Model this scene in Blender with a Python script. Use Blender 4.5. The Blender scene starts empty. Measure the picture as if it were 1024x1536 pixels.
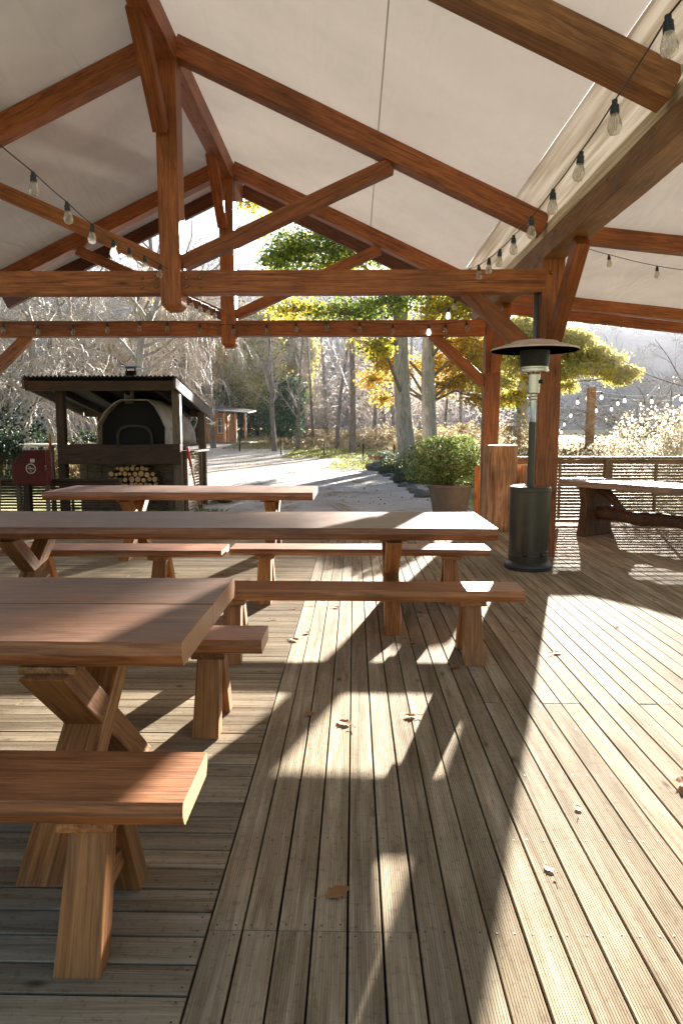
import bpy, bmesh, math, random
import numpy as np
from mathutils import Vector, Matrix
R = math.radians
scene = bpy.context.scene
col = bpy.context.scene.collection
rnd = random.Random(7)

# ------------------------------------------------------------------ camera
H = 1.42
PITCH = math.atan(123 / 1024.0)
YAW = math.atan(19 / 1024.0 * math.cos(PITCH))
camd = bpy.data.cameras.new('camera')
cam = bpy.data.objects.new('camera', camd)
col.objects.link(cam)
cam.location = (0, 0, H)
cam.rotation_euler = (R(90) - PITCH, 0, YAW)
camd.sensor_fit = 'VERTICAL'
camd.sensor_height = 36
camd.lens = 24
camd.clip_start = 0.05
camd.clip_end = 3000
scene.camera = cam
F = Vector((-math.sin(YAW) * math.cos(PITCH), math.cos(YAW) * math.cos(PITCH), -math.sin(PITCH)))
RT = Vector((math.cos(YAW), math.sin(YAW), 0))
UP = RT.cross(F)


def at(x, y, Y):          # survey helper: where a sight line of the survey photo meets the plane at depth Y
    d = F + RT * ((x - 512) / 1024.0) + UP * ((768 - y) / 1024.0)
    s = Y / d.y
    return Vector((d.x * s, Y, H + d.z * s))


# ------------------------------------------------------------------ node helpers
def L(r, g, b):
    def c(v):
        v /= 255.0
        return v / 12.92 if v <= 0.04045 else ((v + 0.055) / 1.055) ** 2.4
    return (c(r), c(g), c(b), 1)


class NT:
    def __init__(s, name):
        s.m = bpy.data.materials.new(name)
        s.m.use_nodes = True
        s.t = s.m.node_tree
        s.t.nodes.clear()
        s.out = s.n('ShaderNodeOutputMaterial')

    def n(s, ty, **kw):
        nd = s.t.nodes.new(ty)
        for k, v in kw.items():
            setattr(nd, k, v)
        return nd

    def l(s, a, b):
        s.t.links.new(a, b)

    def val(s, nd, key, v):
        if hasattr(v, 'is_output'):
            s.l(v, nd.inputs[key])
        else:
            nd.inputs[key].default_value = v

    def math(s, op, a, b=0.5, c=None, clamp=False):
        nd = s.n('ShaderNodeMath', operation=op)
        nd.use_clamp = clamp
        s.val(nd, 0, a)
        s.val(nd, 1, b)
        if c is not None:
            s.val(nd, 2, c)
        return nd.outputs[0]

    def coords(s, scale, kind='Object', rand=0.0, rot=(0, 0, 0)):
        tc = s.n('ShaderNodeTexCoord')
        v = tc.outputs[kind]
        if rand:
            oi = s.n('ShaderNodeObjectInfo')
            m = s.math('MULTIPLY', oi.outputs['Random'], rand)
            ad = s.n('ShaderNodeVectorMath', operation='ADD')
            s.l(v, ad.inputs[0])
            s.l(m, ad.inputs[1])
            v = ad.outputs[0]
        mp = s.n('ShaderNodeMapping')
        mp.inputs['Scale'].default_value = scale
        mp.inputs['Rotation'].default_value = rot
        s.l(v, mp.inputs['Vector'])
        return mp.outputs[0]

    def noise(s, v, scale=5, detail=4, rough=0.55, dist=0.0):
        nd = s.n('ShaderNodeTexNoise')
        s.l(v, nd.inputs['Vector'])
        nd.inputs['Scale'].default_value = scale
        nd.inputs['Detail'].default_value = detail
        nd.inputs['Roughness'].default_value = rough
        nd.inputs['Distortion'].default_value = dist
        return nd.outputs['Fac']

    def ramp(s, f, stops):
        nd = s.n('ShaderNodeValToRGB')
        e = nd.color_ramp.elements
        while len(e) < len(stops):
            e.new(0.5)
        for i, (p, c) in enumerate(stops):
            e[i].position = p
            e[i].color = c if len(c) == 4 else (*c, 1)
        s.l(f, nd.inputs[0])
        return nd.outputs[0]

    def mix(s, f, a, b, blend='MIX'):
        nd = s.n('ShaderNodeMix', data_type='RGBA', blend_type=blend)
        s.val(nd, 0, f)
        s.val(nd, 6, a)
        s.val(nd, 7, b)
        return nd.outputs[2]

    def bump(s, h, strength, dist=0.01, normal=None):
        nd = s.n('ShaderNodeBump')
        nd.inputs['Strength'].default_value = strength
        nd.inputs['Distance'].default_value = dist
        s.l(h, nd.inputs['Height'])
        if normal is not None:
            s.l(normal, nd.inputs['Normal'])
        return nd.outputs[0]

    def principled(s, base, rough=0.6, metal=0.0, spec=0.5, normal=None, coat=0.0):
        nd = s.n('ShaderNodeBsdfPrincipled')
        s.val(nd, 'Base Color', base)
        s.val(nd, 'Roughness', rough)
        s.val(nd, 'Metallic', metal)
        nd.inputs['Specular IOR Level'].default_value = spec
        nd.inputs['Coat Weight'].default_value = coat
        if normal is not None:
            s.l(normal, nd.inputs['Normal'])
        s.l(nd.outputs[0], s.out.inputs[0])
        return nd


def wood(name, dark, mid, light, rough=0.5, weather=None, wamt=0.8, bump=0.35, spec=0.4, knots=True, gs=1.0, endgrain=None):
    t = NT(name)
    v = t.coords((1.0 * gs, 15 * gs, 15 * gs), rand=53)
    g1 = t.noise(v, 1.6, 6, 0.66, 1.8)
    v2 = t.coords((2.2 * gs, 105 * gs, 105 * gs), rand=31)
    g2 = t.noise(v2, 1.5, 3, 0.7)
    c = t.ramp(g1, [(0.28, dark), (0.5, mid), (0.74, light)])
    fib = t.ramp(g2, [(0.32, (0.55, 0.52, 0.5)), (0.62, (1.1, 1.1, 1.1))])
    c = t.mix(0.75, c, fib, 'MULTIPLY')
    v3 = t.coords((0.7, 0.7, 0.7), rand=11)
    b = t.noise(v3, 2.2, 4, 0.6)
    c = t.mix(0.7, c, t.ramp(b, [(0.34, (0.55, 0.53, 0.52)), (0.62, (1.16, 1.14, 1.12))]), 'MULTIPLY')
    oi = t.n('ShaderNodeObjectInfo')
    c = t.mix(0.8, c, t.ramp(oi.outputs['Random'], [(0, (0.74, 0.72, 0.70)), (0.35, (1.0, 0.94, 0.9)), (0.7, (1.05, 1.06, 1.08)), (1, (1.22, 1.24, 1.22))]), 'MULTIPLY')
    if knots:
        vk = t.coords((1.3, 4.2, 4.2), rand=71)
        vo = t.n('ShaderNodeTexVoronoi')
        t.l(vk, vo.inputs['Vector'])
        vo.inputs['Scale'].default_value = 1.35
        k = t.ramp(vo.outputs['Distance'], [(0.03, (0.16, 0.13, 0.11)), (0.075, (0.55, 0.5, 0.45)), (0.14, (1, 1, 1))])
        c = t.mix(0.85, c, k, 'MULTIPLY')
    # long dark cracks
    v4 = t.coords((0.55, 26, 26), rand=17)
    cr = t.noise(v4, 1.3, 2, 0.5, 0.6)
    c = t.mix(0.6, c, t.ramp(cr, [(0.655, (1, 1, 1)), (0.70, (0.3, 0.27, 0.25))]), 'MULTIPLY')
    r = rough
    if weather is not None:
        geo = t.n('ShaderNodeNewGeometry')
        sx = t.n('ShaderNodeSeparateXYZ')
        t.l(geo.outputs['Normal'], sx.inputs[0])
        up = t.math('SMOOTHSTEP' if False else 'MULTIPLY_ADD', sx.outputs[2], 3.0, -2.0, clamp=True)
        wn = t.ramp(t.noise(t.coords((1.2, 3, 3), rand=5), 2.0, 4, 0.6), [(0.3, (0.35,) * 3), (0.6, (1,) * 3)])
        f = t.math('MULTIPLY', up, wn)
        f = t.math('MULTIPLY', f, wamt)
        wc = t.mix(1.0, weather, fib, 'MULTIPLY')
        wc = t.mix(0.45, wc, c, 'MIX')
        sm = t.noise(t.coords((1.3, 6, 6), rand=23), 2.4, 6, 0.7, 1.2)
        wc = t.mix(0.9, wc, t.ramp(sm, [(0.36, (0.42, 0.40, 0.40)), (0.47, (0.85, 0.84, 0.83)), (0.6, (1.12, 1.1, 1.08))]), 'MULTIPLY')
        c = t.mix(f, c, wc)
    if endgrain:
        tcn = t.n('ShaderNodeTexCoord')
        sn = t.n('ShaderNodeSeparateXYZ')
        t.l(tcn.outputs['Normal'], sn.inputs[0])
        ef = t.math('MULTIPLY_ADD', t.math('ABSOLUTE', sn.outputs[0]), 5.0, -3.9, clamp=True)
        wv = t.n('ShaderNodeTexWave', wave_type='RINGS', rings_direction='X')
        t.l(t.coords((1, 1, 1), rand=3), wv.inputs['Vector'])
        wv.inputs['Scale'].default_value = 16
        wv.inputs['Distortion'].default_value = 2.5
        ec = t.mix(wv.outputs['Fac'], endgrain, tuple(q * 0.7 for q in endgrain[:3]) + (1,))
        c = t.mix(t.math('MULTIPLY', ef, 0.75), c, ec)
    h = t.math('ADD', g2, t.math('MULTIPLY', g1, 0.7))
    nm = t.bump(h, bump, 0.004)
    rr = t.math('MULTIPLY_ADD', g1, 0.25, rough - 0.12)
    t.principled(c, rr, spec=spec, normal=nm)
    return t.m


M = {}
M['timber'] = wood('timber', L(94, 52, 27), L(150, 88, 46), L(180, 118, 68), 0.52, bump=0.3)
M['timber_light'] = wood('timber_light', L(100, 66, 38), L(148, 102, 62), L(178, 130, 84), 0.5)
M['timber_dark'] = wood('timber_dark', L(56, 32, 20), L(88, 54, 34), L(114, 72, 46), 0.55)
M['table'] = wood('table_wood', L(88, 52, 31), L(138, 86, 52), L(168, 114, 76), 0.4, weather=L(132, 119, 103), wamt=0.78, spec=0.5, endgrain=L(176, 130, 92))
M['bench'] = wood('bench_wood', L(104, 62, 34), L(156, 100, 58), L(186, 130, 84), 0.42, weather=L(172, 118, 80), wamt=0.6, spec=0.5, endgrain=L(206, 168, 126))
M['legwood'] = wood('leg_wood', L(98, 60, 30), L(152, 102, 56), L(186, 136, 82), 0.55, bump=0.5, gs=0.8)
M['greywood'] = wood('weathered_grey_wood', L(72, 64, 54), L(112, 100, 86), L(142, 128, 112), 0.75, bump=0.5)
M['fencewood'] = wood('fence_wood', L(92, 74, 54), L(136, 112, 84), L(164, 140, 110), 0.7)
M['shedwood'] = wood('shed_wood', L(38, 29, 22), L(66, 50, 38), L(92, 72, 54), 0.7)
M['shedroofboard'] = wood('barge_board_wood', L(70, 62, 60), L(104, 94, 90), L(134, 122, 116), 0.7)
M['slab'] = wood('slab_wood', L(118, 100, 88), L(160, 142, 128), L(192, 176, 162), 0.5, spec=0.5)
M['slableg'] = wood('slab_leg_wood', L(52, 36, 26), L(92, 64, 44), L(130, 98, 70), 0.7, bump=0.8)
M['cabinwood'] = wood('cabin_wood', L(160, 104, 62), L(200, 142, 92), L(220, 170, 120), 0.6)


def deckmat(name, along):
    t = NT(name)
    sc = (14, 0.7, 14) if along == 'Y' else (0.7, 14, 14)
    sc2 = (120, 3, 60) if along == 'Y' else (3, 120, 60)
    geo = t.n('ShaderNodeNewGeometry')
    ri = geo.outputs['Random Per Island']
    tc = t.n('ShaderNodeTexCoord')
    ad = t.n('ShaderNodeVectorMath', operation='ADD')
    t.l(tc.outputs['Object'], ad.inputs[0])
    t.l(t.math('MULTIPLY', ri, 40), ad.inputs[1])

    def mp(s):
        m = t.n('ShaderNodeMapping')
        m.inputs['Scale'].default_value = s
        t.l(ad.outputs[0], m.inputs['Vector'])
        return m.outputs[0]
    g1 = t.noise(mp(sc), 1.5, 5, 0.6, 1.0)
    g2 = t.noise(mp(sc2), 1.5, 3, 0.7)
    c = t.ramp(g1, [(0.25, L(126, 111, 89)), (0.5, L(164, 149, 126)), (0.75, L(190, 178, 158))])
    c = t.mix(0.7, c, t.ramp(g2, [(0.28, (0.62, 0.59, 0.55)), (0.62, (1.06, 1.06, 1.06))]), 'MULTIPLY')
    tone = t.ramp(ri, [(0, (0.74, 0.71, 0.67)), (0.4, (0.93, 0.92, 0.91)), (0.75, (1.03, 1.0, 0.96)), (1, (1.12, 1.11, 1.1))])
    c = t.mix(1.0, c, tone, 'MULTIPLY')
    # broad stains, shared by all boards
    st = t.noise(t.coords((1, 1, 1)), 1.1, 5, 0.62, 0.4)
    c = t.mix(0.8, c, t.ramp(st, [(0.3, (0.7, 0.67, 0.62)), (0.6, (1.05, 1.05, 1.05))]), 'MULTIPLY')
    sp = t.noise(t.coords((1, 1, 1)), 38, 3, 0.6)
    c = t.mix(0.45, c, t.ramp(sp, [(0.34, (0.55, 0.5, 0.45)), (0.44, (1, 1, 1))]), 'MULTIPLY')
    vk = mp((4.4, 1.5, 1) if along == 'Y' else (1.5, 4.4, 1))
    vo = t.n('ShaderNodeTexVoronoi')
    t.l(vk, vo.inputs['Vector'])
    vo.inputs['Scale'].default_value = 1.6
    k = t.ramp(vo.outputs['Distance'], [(0.02, (0.22, 0.18, 0.14)), (0.06, (0.6, 0.52, 0.44)), (0.11, (1, 1, 1))])
    c = t.mix(0.8, c, k, 'MULTIPLY')
    nm = t.bump(g2, 0.12, 0.002)
    rr = t.math('MULTIPLY_ADD', st, 0.1, 0.8)
    t.principled(c, rr, spec=0.04, normal=nm)
    return t.m


M['deckY'] = deckmat('deck_boards', 'Y')
M['deckX'] = deckmat('deck_boards_side', 'X')


def plain(name, c, rough=0.6, metal=0.0, spec=0.5, var=0.25, vs=8.0, bump=0.0, coat=0.0, bs=40):
    t = NT(name)
    v = t.coords((1, 1, 1), rand=9)
    n = t.noise(v, vs, 5, 0.6)
    cc = t.mix(1.0, c, t.ramp(n, [(0.3, (1 - var,) * 3), (0.7, (1 + var * 0.5,) * 3)]), 'MULTIPLY')
    nm = t.bump(t.noise(v, bs, 4, 0.6), bump, 0.01) if bump else None
    t.principled(cc, t.math('MULTIPLY_ADD', n, 0.2, rough - 0.1), metal, spec, nm, coat)
    return t.m


M['dark'] = plain('dark_plastic', (0.012, 0.013, 0.012, 1), 0.45)
M['screw'] = plain('screw_metal', (0.03, 0.027, 0.022, 1), 0.6)
M['bolt'] = plain('bolt_steel', L(150, 110, 80), 0.4, 0.7)
M['heater'] = plain('heater_enamel', L(62, 62, 56), 0.34, 0.45, 0.5, var=0.15, bump=0.02)
M['heaterbase'] = plain('heater_base_enamel', L(52, 52, 52), 0.38, 0.2, var=0.2)
M['chrome'] = plain('brushed_steel', L(190, 180, 165), 0.25, 1.0, var=0.15)
M['hood'] = plain('reflector_aluminium', L(204, 186, 172), 0.5, 0.0, var=0.2)
M['burner'] = plain('burner_mesh', (0.02, 0.018, 0.014, 1), 0.45, 0.6, var=0.5, vs=60)
M['pipe'] = plain('downpipe_metal', L(120, 124, 126), 0.4, 0.6)
M['pot'] = plain('pot_clay', L(122, 110, 94), 0.75, var=0.25, bump=0.2)
M['plaster'] = plain('oven_plaster', L(150, 142, 130), 0.85, var=0.4, vs=5, bump=0.5, bs=12)
M['soot'] = plain('soot', (0.006, 0.006, 0.006, 1), 0.9)  # oven soot black, also painted as shade under the deck and shelter roof
M['sootstone'] = plain('sooty_stone', L(62, 58, 52), 0.85, var=0.5, vs=9, bump=0.5)
M['iron'] = plain('flue_iron', (0.03, 0.03, 0.032, 1), 0.5, 0.5)
M['corr'] = plain('corrugated_iron', L(120, 116, 114), 0.5, 0.5, var=0.4, vs=4)
M['redpaint'] = plain('red_paint', L(96, 22, 18), 0.5, var=0.3, vs=6)
M['redhandle'] = plain('red_handle', L(200, 50, 34), 0.45)
M['white'] = plain('white_paint', L(215, 212, 200), 0.6, var=0.15)
M['stone'] = plain('rock', L(112, 110, 108), 0.85, var=0.5, vs=6, bump=0.8, bs=8)
M['glassdark'] = plain('window_glass', L(70, 74, 76), 0.12, 0.0, 0.8, var=0.2)
M['strip'] = plain('tan_canvas_roll', L(226, 214, 194), 0.42, 0.0, 0.5, var=0.12, vs=3)
_t = NT('tan_canvas_edge')
_d = _t.n('ShaderNodeBsdfDiffuse'); _tr = _t.n('ShaderNodeBsdfTranslucent'); _mx = _t.n('ShaderNodeMixShader')
_c = _t.ramp(_t.noise(_t.coords((14, 0.5, 14)), 1.5, 3, 0.5), [(0.35, L(188, 172, 150)), (0.6, L(228, 218, 202))])
_t.l(_c, _d.inputs[0]); _t.l(_c, _tr.inputs[0]); _mx.inputs[0].default_value = 0.10
_t.l(_d.outputs[0], _mx.inputs[1]); _t.l(_tr.outputs[0], _mx.inputs[2]); _t.l(_mx.outputs[0], _t.out.inputs[0])
M['strip'] = _t.m
M['logend'] = plain('log_end', L(214, 172, 120), 0.75, var=0.45, vs=30)
M['bark'] = plain('log_bark', L(86, 66, 48), 0.85, var=0.5, vs=20, bump=0.6)


def barkmat(name, c, sc=1.0, bump=0.9):
    t = NT(name)
    v = t.coords((5 * sc, 5 * sc, 1.1 * sc), rand=9)
    n = t.noise(v, 2.0, 6, 0.68, 0.8)
    m = t.noise(t.coords((1, 1, 1)), 1.4, 4, 0.6)
    cc = t.mix(1.0, c, t.ramp(n, [(0.3, (0.4, 0.38, 0.36)), (0.5, (0.85,) * 3), (0.7, (1.25,) * 3)]), 'MULTIPLY')
    cc = t.mix(0.6, cc, t.ramp(m, [(0.35, (0.7, 0.72, 0.62)), (0.65, (1.15,) * 3)]), 'MULTIPLY')
    t.principled(cc, 0.85, spec=0.25, normal=t.bump(n, bump, 0.03))
    return t.m


M['bark_pale'] = barkmat('bark_pale', L(172, 164, 158))
M['bark_grey'] = barkmat('bark_grey', L(128, 118, 112))
M['bark_brown'] = barkmat('bark_brown', L(120, 94, 70))
M['stump'] = wood('stump_wood', L(84, 58, 40), L(176, 130, 90), L(224, 188, 146), 0.78, bump=1.6, gs=0.6)
M['twig_pale'] = plain('twig_pale', L(184, 172, 160), 0.6, var=0.3)
M['twig_lilac'] = plain('twig_lilac', L(176, 162, 160), 0.7, var=0.3)
M['twig_brown'] = plain('twig_brown', L(150, 128, 108), 0.7, var=0.3)


def leafmat(name, cols, trans=0.5, rough=0.5):
    t = NT(name)
    geo = t.n('ShaderNodeNewGeometry')
    n = len(cols)
    c = t.ramp(geo.outputs['Random Per Island'], [(i / (n - 1.0) if n > 1 else 0, k) for i, k in enumerate(cols)])
    nz = t.noise(t.coords((1, 1, 1)), 0.7, 3, 0.6)
    c = t.mix(0.7, c, t.ramp(nz, [(0.35, (0.68, 0.7, 0.66)), (0.65, (1.2, 1.18, 1.1))]), 'MULTIPLY')
    d = t.n('ShaderNodeBsdfPrincipled')
    t.l(c, d.inputs['Base Color'])
    d.inputs['Roughness'].default_value = rough
    d.inputs['Specular IOR Level'].default_value = 0.35
    tr = t.n('ShaderNodeBsdfTranslucent')
    t.l(c, tr.inputs[0])
    mx = t.n('ShaderNodeMixShader')
    mx.inputs[0].default_value = trans
    t.l(d.outputs[0], mx.inputs[1])
    t.l(tr.outputs[0], mx.inputs[2])
    t.l(mx.outputs[0], t.out.inputs[0])
    return t.m


M['leaf_green'] = leafmat('leaf_green', [L(62, 90, 46), L(92, 122, 58), L(138, 156, 66), L(196, 180, 76)])
M['leaf_mixed'] = leafmat('leaf_mixed', [L(84, 112, 44), L(150, 156, 54), L(206, 184, 70), L(222, 170, 60)])
M['leaf_gold'] = leafmat('leaf_gold', [L(176, 128, 54), L(202, 160, 70), L(212, 184, 96), L(168, 158, 78)])
M['leaf_yellow'] = leafmat('leaf_yellow', [L(168, 156, 78), L(196, 182, 100), L(208, 198, 124), L(146, 142, 74)])
M['leaf_pot'] = leafmat('leaf_pot', [L(56, 80, 38), L(88, 112, 54), L(144, 160, 84), L(212, 212, 146)], 0.42)
M['leaf_dark'] = leafmat('leaf_dark', [L(34, 50, 40), L(52, 72, 54), L(72, 92, 66), L(96, 112, 84)], 0.3)
M['leaf_ever'] = leafmat('leaf_evergreen', [L(46, 74, 52), L(66, 98, 66), L(92, 124, 82)], 0.35)
M['leaf_flax'] = leafmat('leaf_flax', [L(70, 100, 40), L(106, 138, 60), L(150, 170, 84)], 0.35)
M['leaf_teal'] = leafmat('leaf_teal', [L(76, 94, 82), L(98, 114, 96), L(134, 140, 112)], 0.3)
M['leaf_buff'] = leafmat('leaf_buff', [L(132, 112, 86), L(162, 138, 106), L(182, 162, 128), L(114, 110, 62)], 0.5)
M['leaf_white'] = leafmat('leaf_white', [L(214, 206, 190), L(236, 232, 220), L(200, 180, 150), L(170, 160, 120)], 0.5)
M['leaf_dry'] = leafmat('leaf_dry', [L(120, 78, 48), L(160, 112, 70), L(190, 150, 104)], 0.3)
M['grassblade'] = leafmat('grass_blade', [L(112, 124, 62), L(146, 150, 84), L(186, 176, 124)], 0.5)


def tarpmat():
    t = NT('white_canvas')
    n = t.noise(t.coords((1, 1, 1)), 1.3, 4, 0.5)
    c = t.mix(1.0, L(204, 201, 211), t.ramp(n, [(0.3, (0.84, 0.83, 0.82)), (0.6, (1.0, 1.0, 1.0))]), 'MULTIPLY')
    d = t.n('ShaderNodeBsdfDiffuse')
    t.l(c, d.inputs[0])
    tr = t.n('ShaderNodeBsdfTranslucent')
    tr.inputs[0].default_value = L(226, 214, 200)
    wv = t.noise(t.coords((0.8, 0.25, 0.8)), 2.2, 3, 0.5, 0.5)
    bm_ = t.bump(wv, 0.5, 0.3)
    t.l(bm_, d.inputs['Normal'])
    mx = t.n('ShaderNodeMixShader')
    mx.inputs[0].default_value = 0.10
    t.l(d.outputs[0], mx.inputs[1])
    t.l(tr.outputs[0], mx.inputs[2])
    t.l(mx.outputs[0], t.out.inputs[0])
    return t.m


M['tarp'] = tarpmat()


def bulbglass():
    t = NT('bulb_glass')
    tr = t.n('ShaderNodeBsdfTransparent')
    tr.inputs[0].default_value = (0.86, 0.84, 0.8, 1)
    g = t.n('ShaderNodeBsdfGlossy')
    g.inputs['Roughness'].default_value = 0.08
    d = t.n('ShaderNodeBsdfTranslucent')
    d.inputs[0].default_value = (0.9, 0.88, 0.84, 1)
    fr = t.n('ShaderNodeLayerWeight')
    fr.inputs[0].default_value = 0.45
    m1 = t.n('ShaderNodeMixShader')
    t.l(fr.outputs['Facing'], m1.inputs[0])
    t.l(tr.outputs[0], m1.inputs[1])
    t.l(g.outputs[0], m1.inputs[2])
    m2 = t.n('ShaderNodeMixShader')
    m2.inputs[0].default_value = 0.22
    t.l(m1.outputs[0], m2.inputs[1])
    t.l(d.outputs[0], m2.inputs[2])
    t.l(m2.outputs[0], t.out.inputs[0])
    return t.m


M['bulbglass'] = bulbglass()


def bulbwhite():
    t = NT('lit_bulb')
    e = t.n('ShaderNodeEmission')
    e.inputs[0].default_value = (1, 0.96, 0.88, 1)
    e.inputs[1].default_value = 3.0
    t.l(e.outputs[0], t.out.inputs[0])
    return t.m


M['bulbwhite'] = bulbwhite()


def groundmat(name, stops, scale, spec=0.2, fine=60, bump=0.5, patch=None):
    t = NT(name)
    v = t.coords((1, 1, 1))
    n = t.noise(v, scale, 8, 0.65)
    c = t.ramp(n, stops)
    f = t.noise(v, fine, 4, 0.7)
    c = t.mix(0.8, c, t.ramp(f, [(0.3, (0.5, 0.48, 0.46)), (0.6, (1.15, 1.15, 1.15))]), 'MULTIPLY')
    if patch:
        p = t.noise(t.coords((1, 0.45, 1)), 0.5, 6, 0.7, 0.5)
        c = t.mix(t.ramp(p, [(0.52, (0, 0, 0)), (0.6, (1, 1, 1))]), c, patch)
    t.principled(c, 0.9, spec=spec, normal=t.bump(f, bump, 0.02))
    return t.m


M['ground'] = groundmat('ground_litter', [(0.3, L(110, 112, 58)), (0.5, L(150, 146, 84)), (0.7, L(176, 152, 112))], 0.8)
M['gravel'] = groundmat('gravel', [(0.25, L(164, 152, 140)), (0.5, L(192, 182, 172)), (0.8, L(208, 200, 192))], 0.7, fine=35, patch=L(150, 128, 96))
M['hill'] = groundmat('wooded_hill', [(0.3, L(74, 72, 72)), (0.5, L(96, 92, 90)), (0.7, L(112, 106, 92))], 0.12, fine=1.3, bump=1.0)


# ------------------------------------------------------------------ object helpers
W = {}    # world matrices of parents


def tag(o, label=None, cat=None, group=None, kind=None):
    if label: o['label'] = label
    if cat: o['category'] = cat
    if group: o['group'] = group
    if kind: o['kind'] = kind
    return o


def empty(name, loc, label=None, cat=None, group=None, rz=0.0):
    o = bpy.data.objects.new(name, None)
    col.objects.link(o)
    o.empty_display_size = 0.1
    o.matrix_basis = Matrix.Translation(loc) @ Matrix.Rotation(rz, 4, 'Z')
    W[o] = o.matrix_basis.copy()
    return tag(o, label, cat, group)


def link(name, me, mat, parent=None, Mx=None):
    o = bpy.data.objects.new(name, me)
    col.objects.link(o)
    mats = mat if isinstance(mat, (list, tuple)) else [mat]
    if len(me.materials) == 0:
        for m in mats:
            me.materials.append(m)
    Mx = Mx or Matrix.Identity(4)
    if parent is not None:
        o.parent = parent
        o.matrix_basis = W[parent].inverted() @ Mx
    else:
        o.matrix_basis = Mx
    W[o] = Mx.copy()
    return o


def dup(root, dx=(0, 0, 0), label=None, Mx=None):
    def rec(o, par):
        c = o.copy()
        col.objects.link(c)
        c.parent = par
        for ch in list(o.children):
            rec(ch, c)
        return c
    r = rec(root, None)
    r.matrix_basis = Mx if Mx is not None else Matrix.Translation(dx) @ root.matrix_basis
    if label:
        r['label'] = label
    return r


class MB:
    def __init__(s):
        s.v = []; s.f = []; s.mi = []

    def add(s, vs, fs, mi=0):
        o = len(s.v)
        s.v.extend([tuple(p) for p in vs])
        for f in fs:
            s.f.append(tuple(i + o for i in f)); s.mi.append(mi)

    def box(s, a, b, mi=0, Mx=None):
        x0, y0, z0 = a; x1, y1, z1 = b
        vs = [Vector(p) for p in ((x0, y0, z0), (x1, y0, z0), (x1, y1, z0), (x0, y1, z0), (x0, y0, z1), (x1, y0, z1), (x1, y1, z1), (x0, y1, z1))]
        if Mx: vs = [Mx @ p for p in vs]
        s.add(vs, [(0, 3, 2, 1), (4, 5, 6, 7), (0, 1, 5, 4), (1, 2, 6, 5), (2, 3, 7, 6), (3, 0, 4, 7)], mi)

    def tube(s, pts, rad, n=8, mi=0, cap=True):
        pts = [Vector(p) for p in pts]
        vs = []; prev = None
        for i, p in enumerate(pts):
            d = (pts[min(i + 1, len(pts) - 1)] - pts[max(i - 1, 0)])
            if d.length < 1e-9: d = Vector((0, 0, 1))
            d.normalize()
            if prev is None:
                a = Vector((0, 0, 1)) if abs(d.z) < 0.9 else Vector((1, 0, 0))
                u = d.cross(a).normalized()
            else:
                u = (prev - d * prev.dot(d)).normalized()
            prev = u
            w = d.cross(u)
            r = rad[i] if isinstance(rad, (list, tuple)) else rad
            for k in range(n):
                an = 2 * math.pi * k / n
                vs.append(p + (u * math.cos(an) + w * math.sin(an)) * r)
        fs = []
        for i in range(len(pts) - 1):
            for k in range(n):
                k2 = (k + 1) % n
                fs.append((i * n + k, i * n + k2, (i + 1) * n + k2, (i + 1) * n + k))
        if cap and n > 2:
            fs.append(tuple(range(n - 1, -1, -1)))
            fs.append(tuple((len(pts) - 1) * n + k for k in range(n)))
        s.add(vs, fs, mi)

    def lathe(s, prof, n=32, c=(0, 0, 0), mi=0, wob=None):
        vs = []; fs = []
        for i, (r, z) in enumerate(prof):
            for k in range(n):
                an = 2 * math.pi * k / n
                rr = r * (wob(an, z) if wob else 1)
                vs.append((c[0] + rr * math.cos(an), c[1] + rr * math.sin(an), c[2] + z))
        for i in range(len(prof) - 1):
            for k in range(n):
                k2 = (k + 1) % n
                fs.append((i * n + k, i * n + k2, (i + 1) * n + k2, (i + 1) * n + k))
        if prof[0][0] > 1e-4: fs.append(tuple(range(n - 1, -1, -1)))
        if prof[-1][0] > 1e-4: fs.append(tuple((len(prof) - 1) * n + k for k in range(n)))
        s.add(vs, fs, mi)

    def mesh(s, name, smooth=False, bevel=0.0):
        me = bpy.data.meshes.new(name)
        me.from_pydata(s.v, [], s.f)
        me.polygons.foreach_set('material_index', s.mi)
        if bevel:
            bm = bmesh.new(); bm.from_mesh(me)
            es = [e for e in bm.edges if len(e.link_faces) == 2 and e.calc_face_angle(0) > 0.6]
            bmesh.ops.bevel(bm, geom=es, offset=bevel, segments=2, affect='EDGES', profile=0.6, clamp_overlap=True)
            bm.to_mesh(me); bm.free()
        if smooth:
            me.polygons.foreach_set('use_smooth', [True] * len(me.polygons))
            if smooth == 'auto':
                bm = bmesh.new(); bm.from_mesh(me)
                for e in bm.edges:
                    e.smooth = not (len(e.link_faces) == 2 and e.calc_face_angle(0) > 0.42)
                bm.to_mesh(me); bm.free()
        me.update()
        return me

    def build(s, name, mat, parent=None, smooth=False, bevel=0.0, Mx=None, local=True):
        # vertices given in world coordinates are moved into the frame of a new origin
        if Mx is None and s.v:
            if parent is not None:
                Mx = Matrix.Translation(W[parent].translation)
            else:
                xs = [p[0] for p in s.v]; ys = [p[1] for p in s.v]; zs = [p[2] for p in s.v]
                Mx = Matrix.Translation(((min(xs) + max(xs)) / 2, (min(ys) + max(ys)) / 2, min(zs)))
            t = Mx.translation
            s.v = [(p[0] - t.x, p[1] - t.y, p[2] - t.z) for p in s.v]
        return link(name, s.mesh(name, smooth, bevel), mat, parent, Mx)


def frame(p0, p1, up=(0, 0, 1)):
    p0 = Vector(p0); p1 = Vector(p1)
    x = (p1 - p0).normalized()
    u = Vector(up)
    if abs(x.dot(u)) > 0.99: u = Vector((0, 1, 0))
    y = u.cross(x).normalized(); z = x.cross(y)
    m = Matrix((x, y, z)).transposed().to_4x4()
    m.translation = p0
    return m, (p1 - p0).length


_c = [0]


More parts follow.
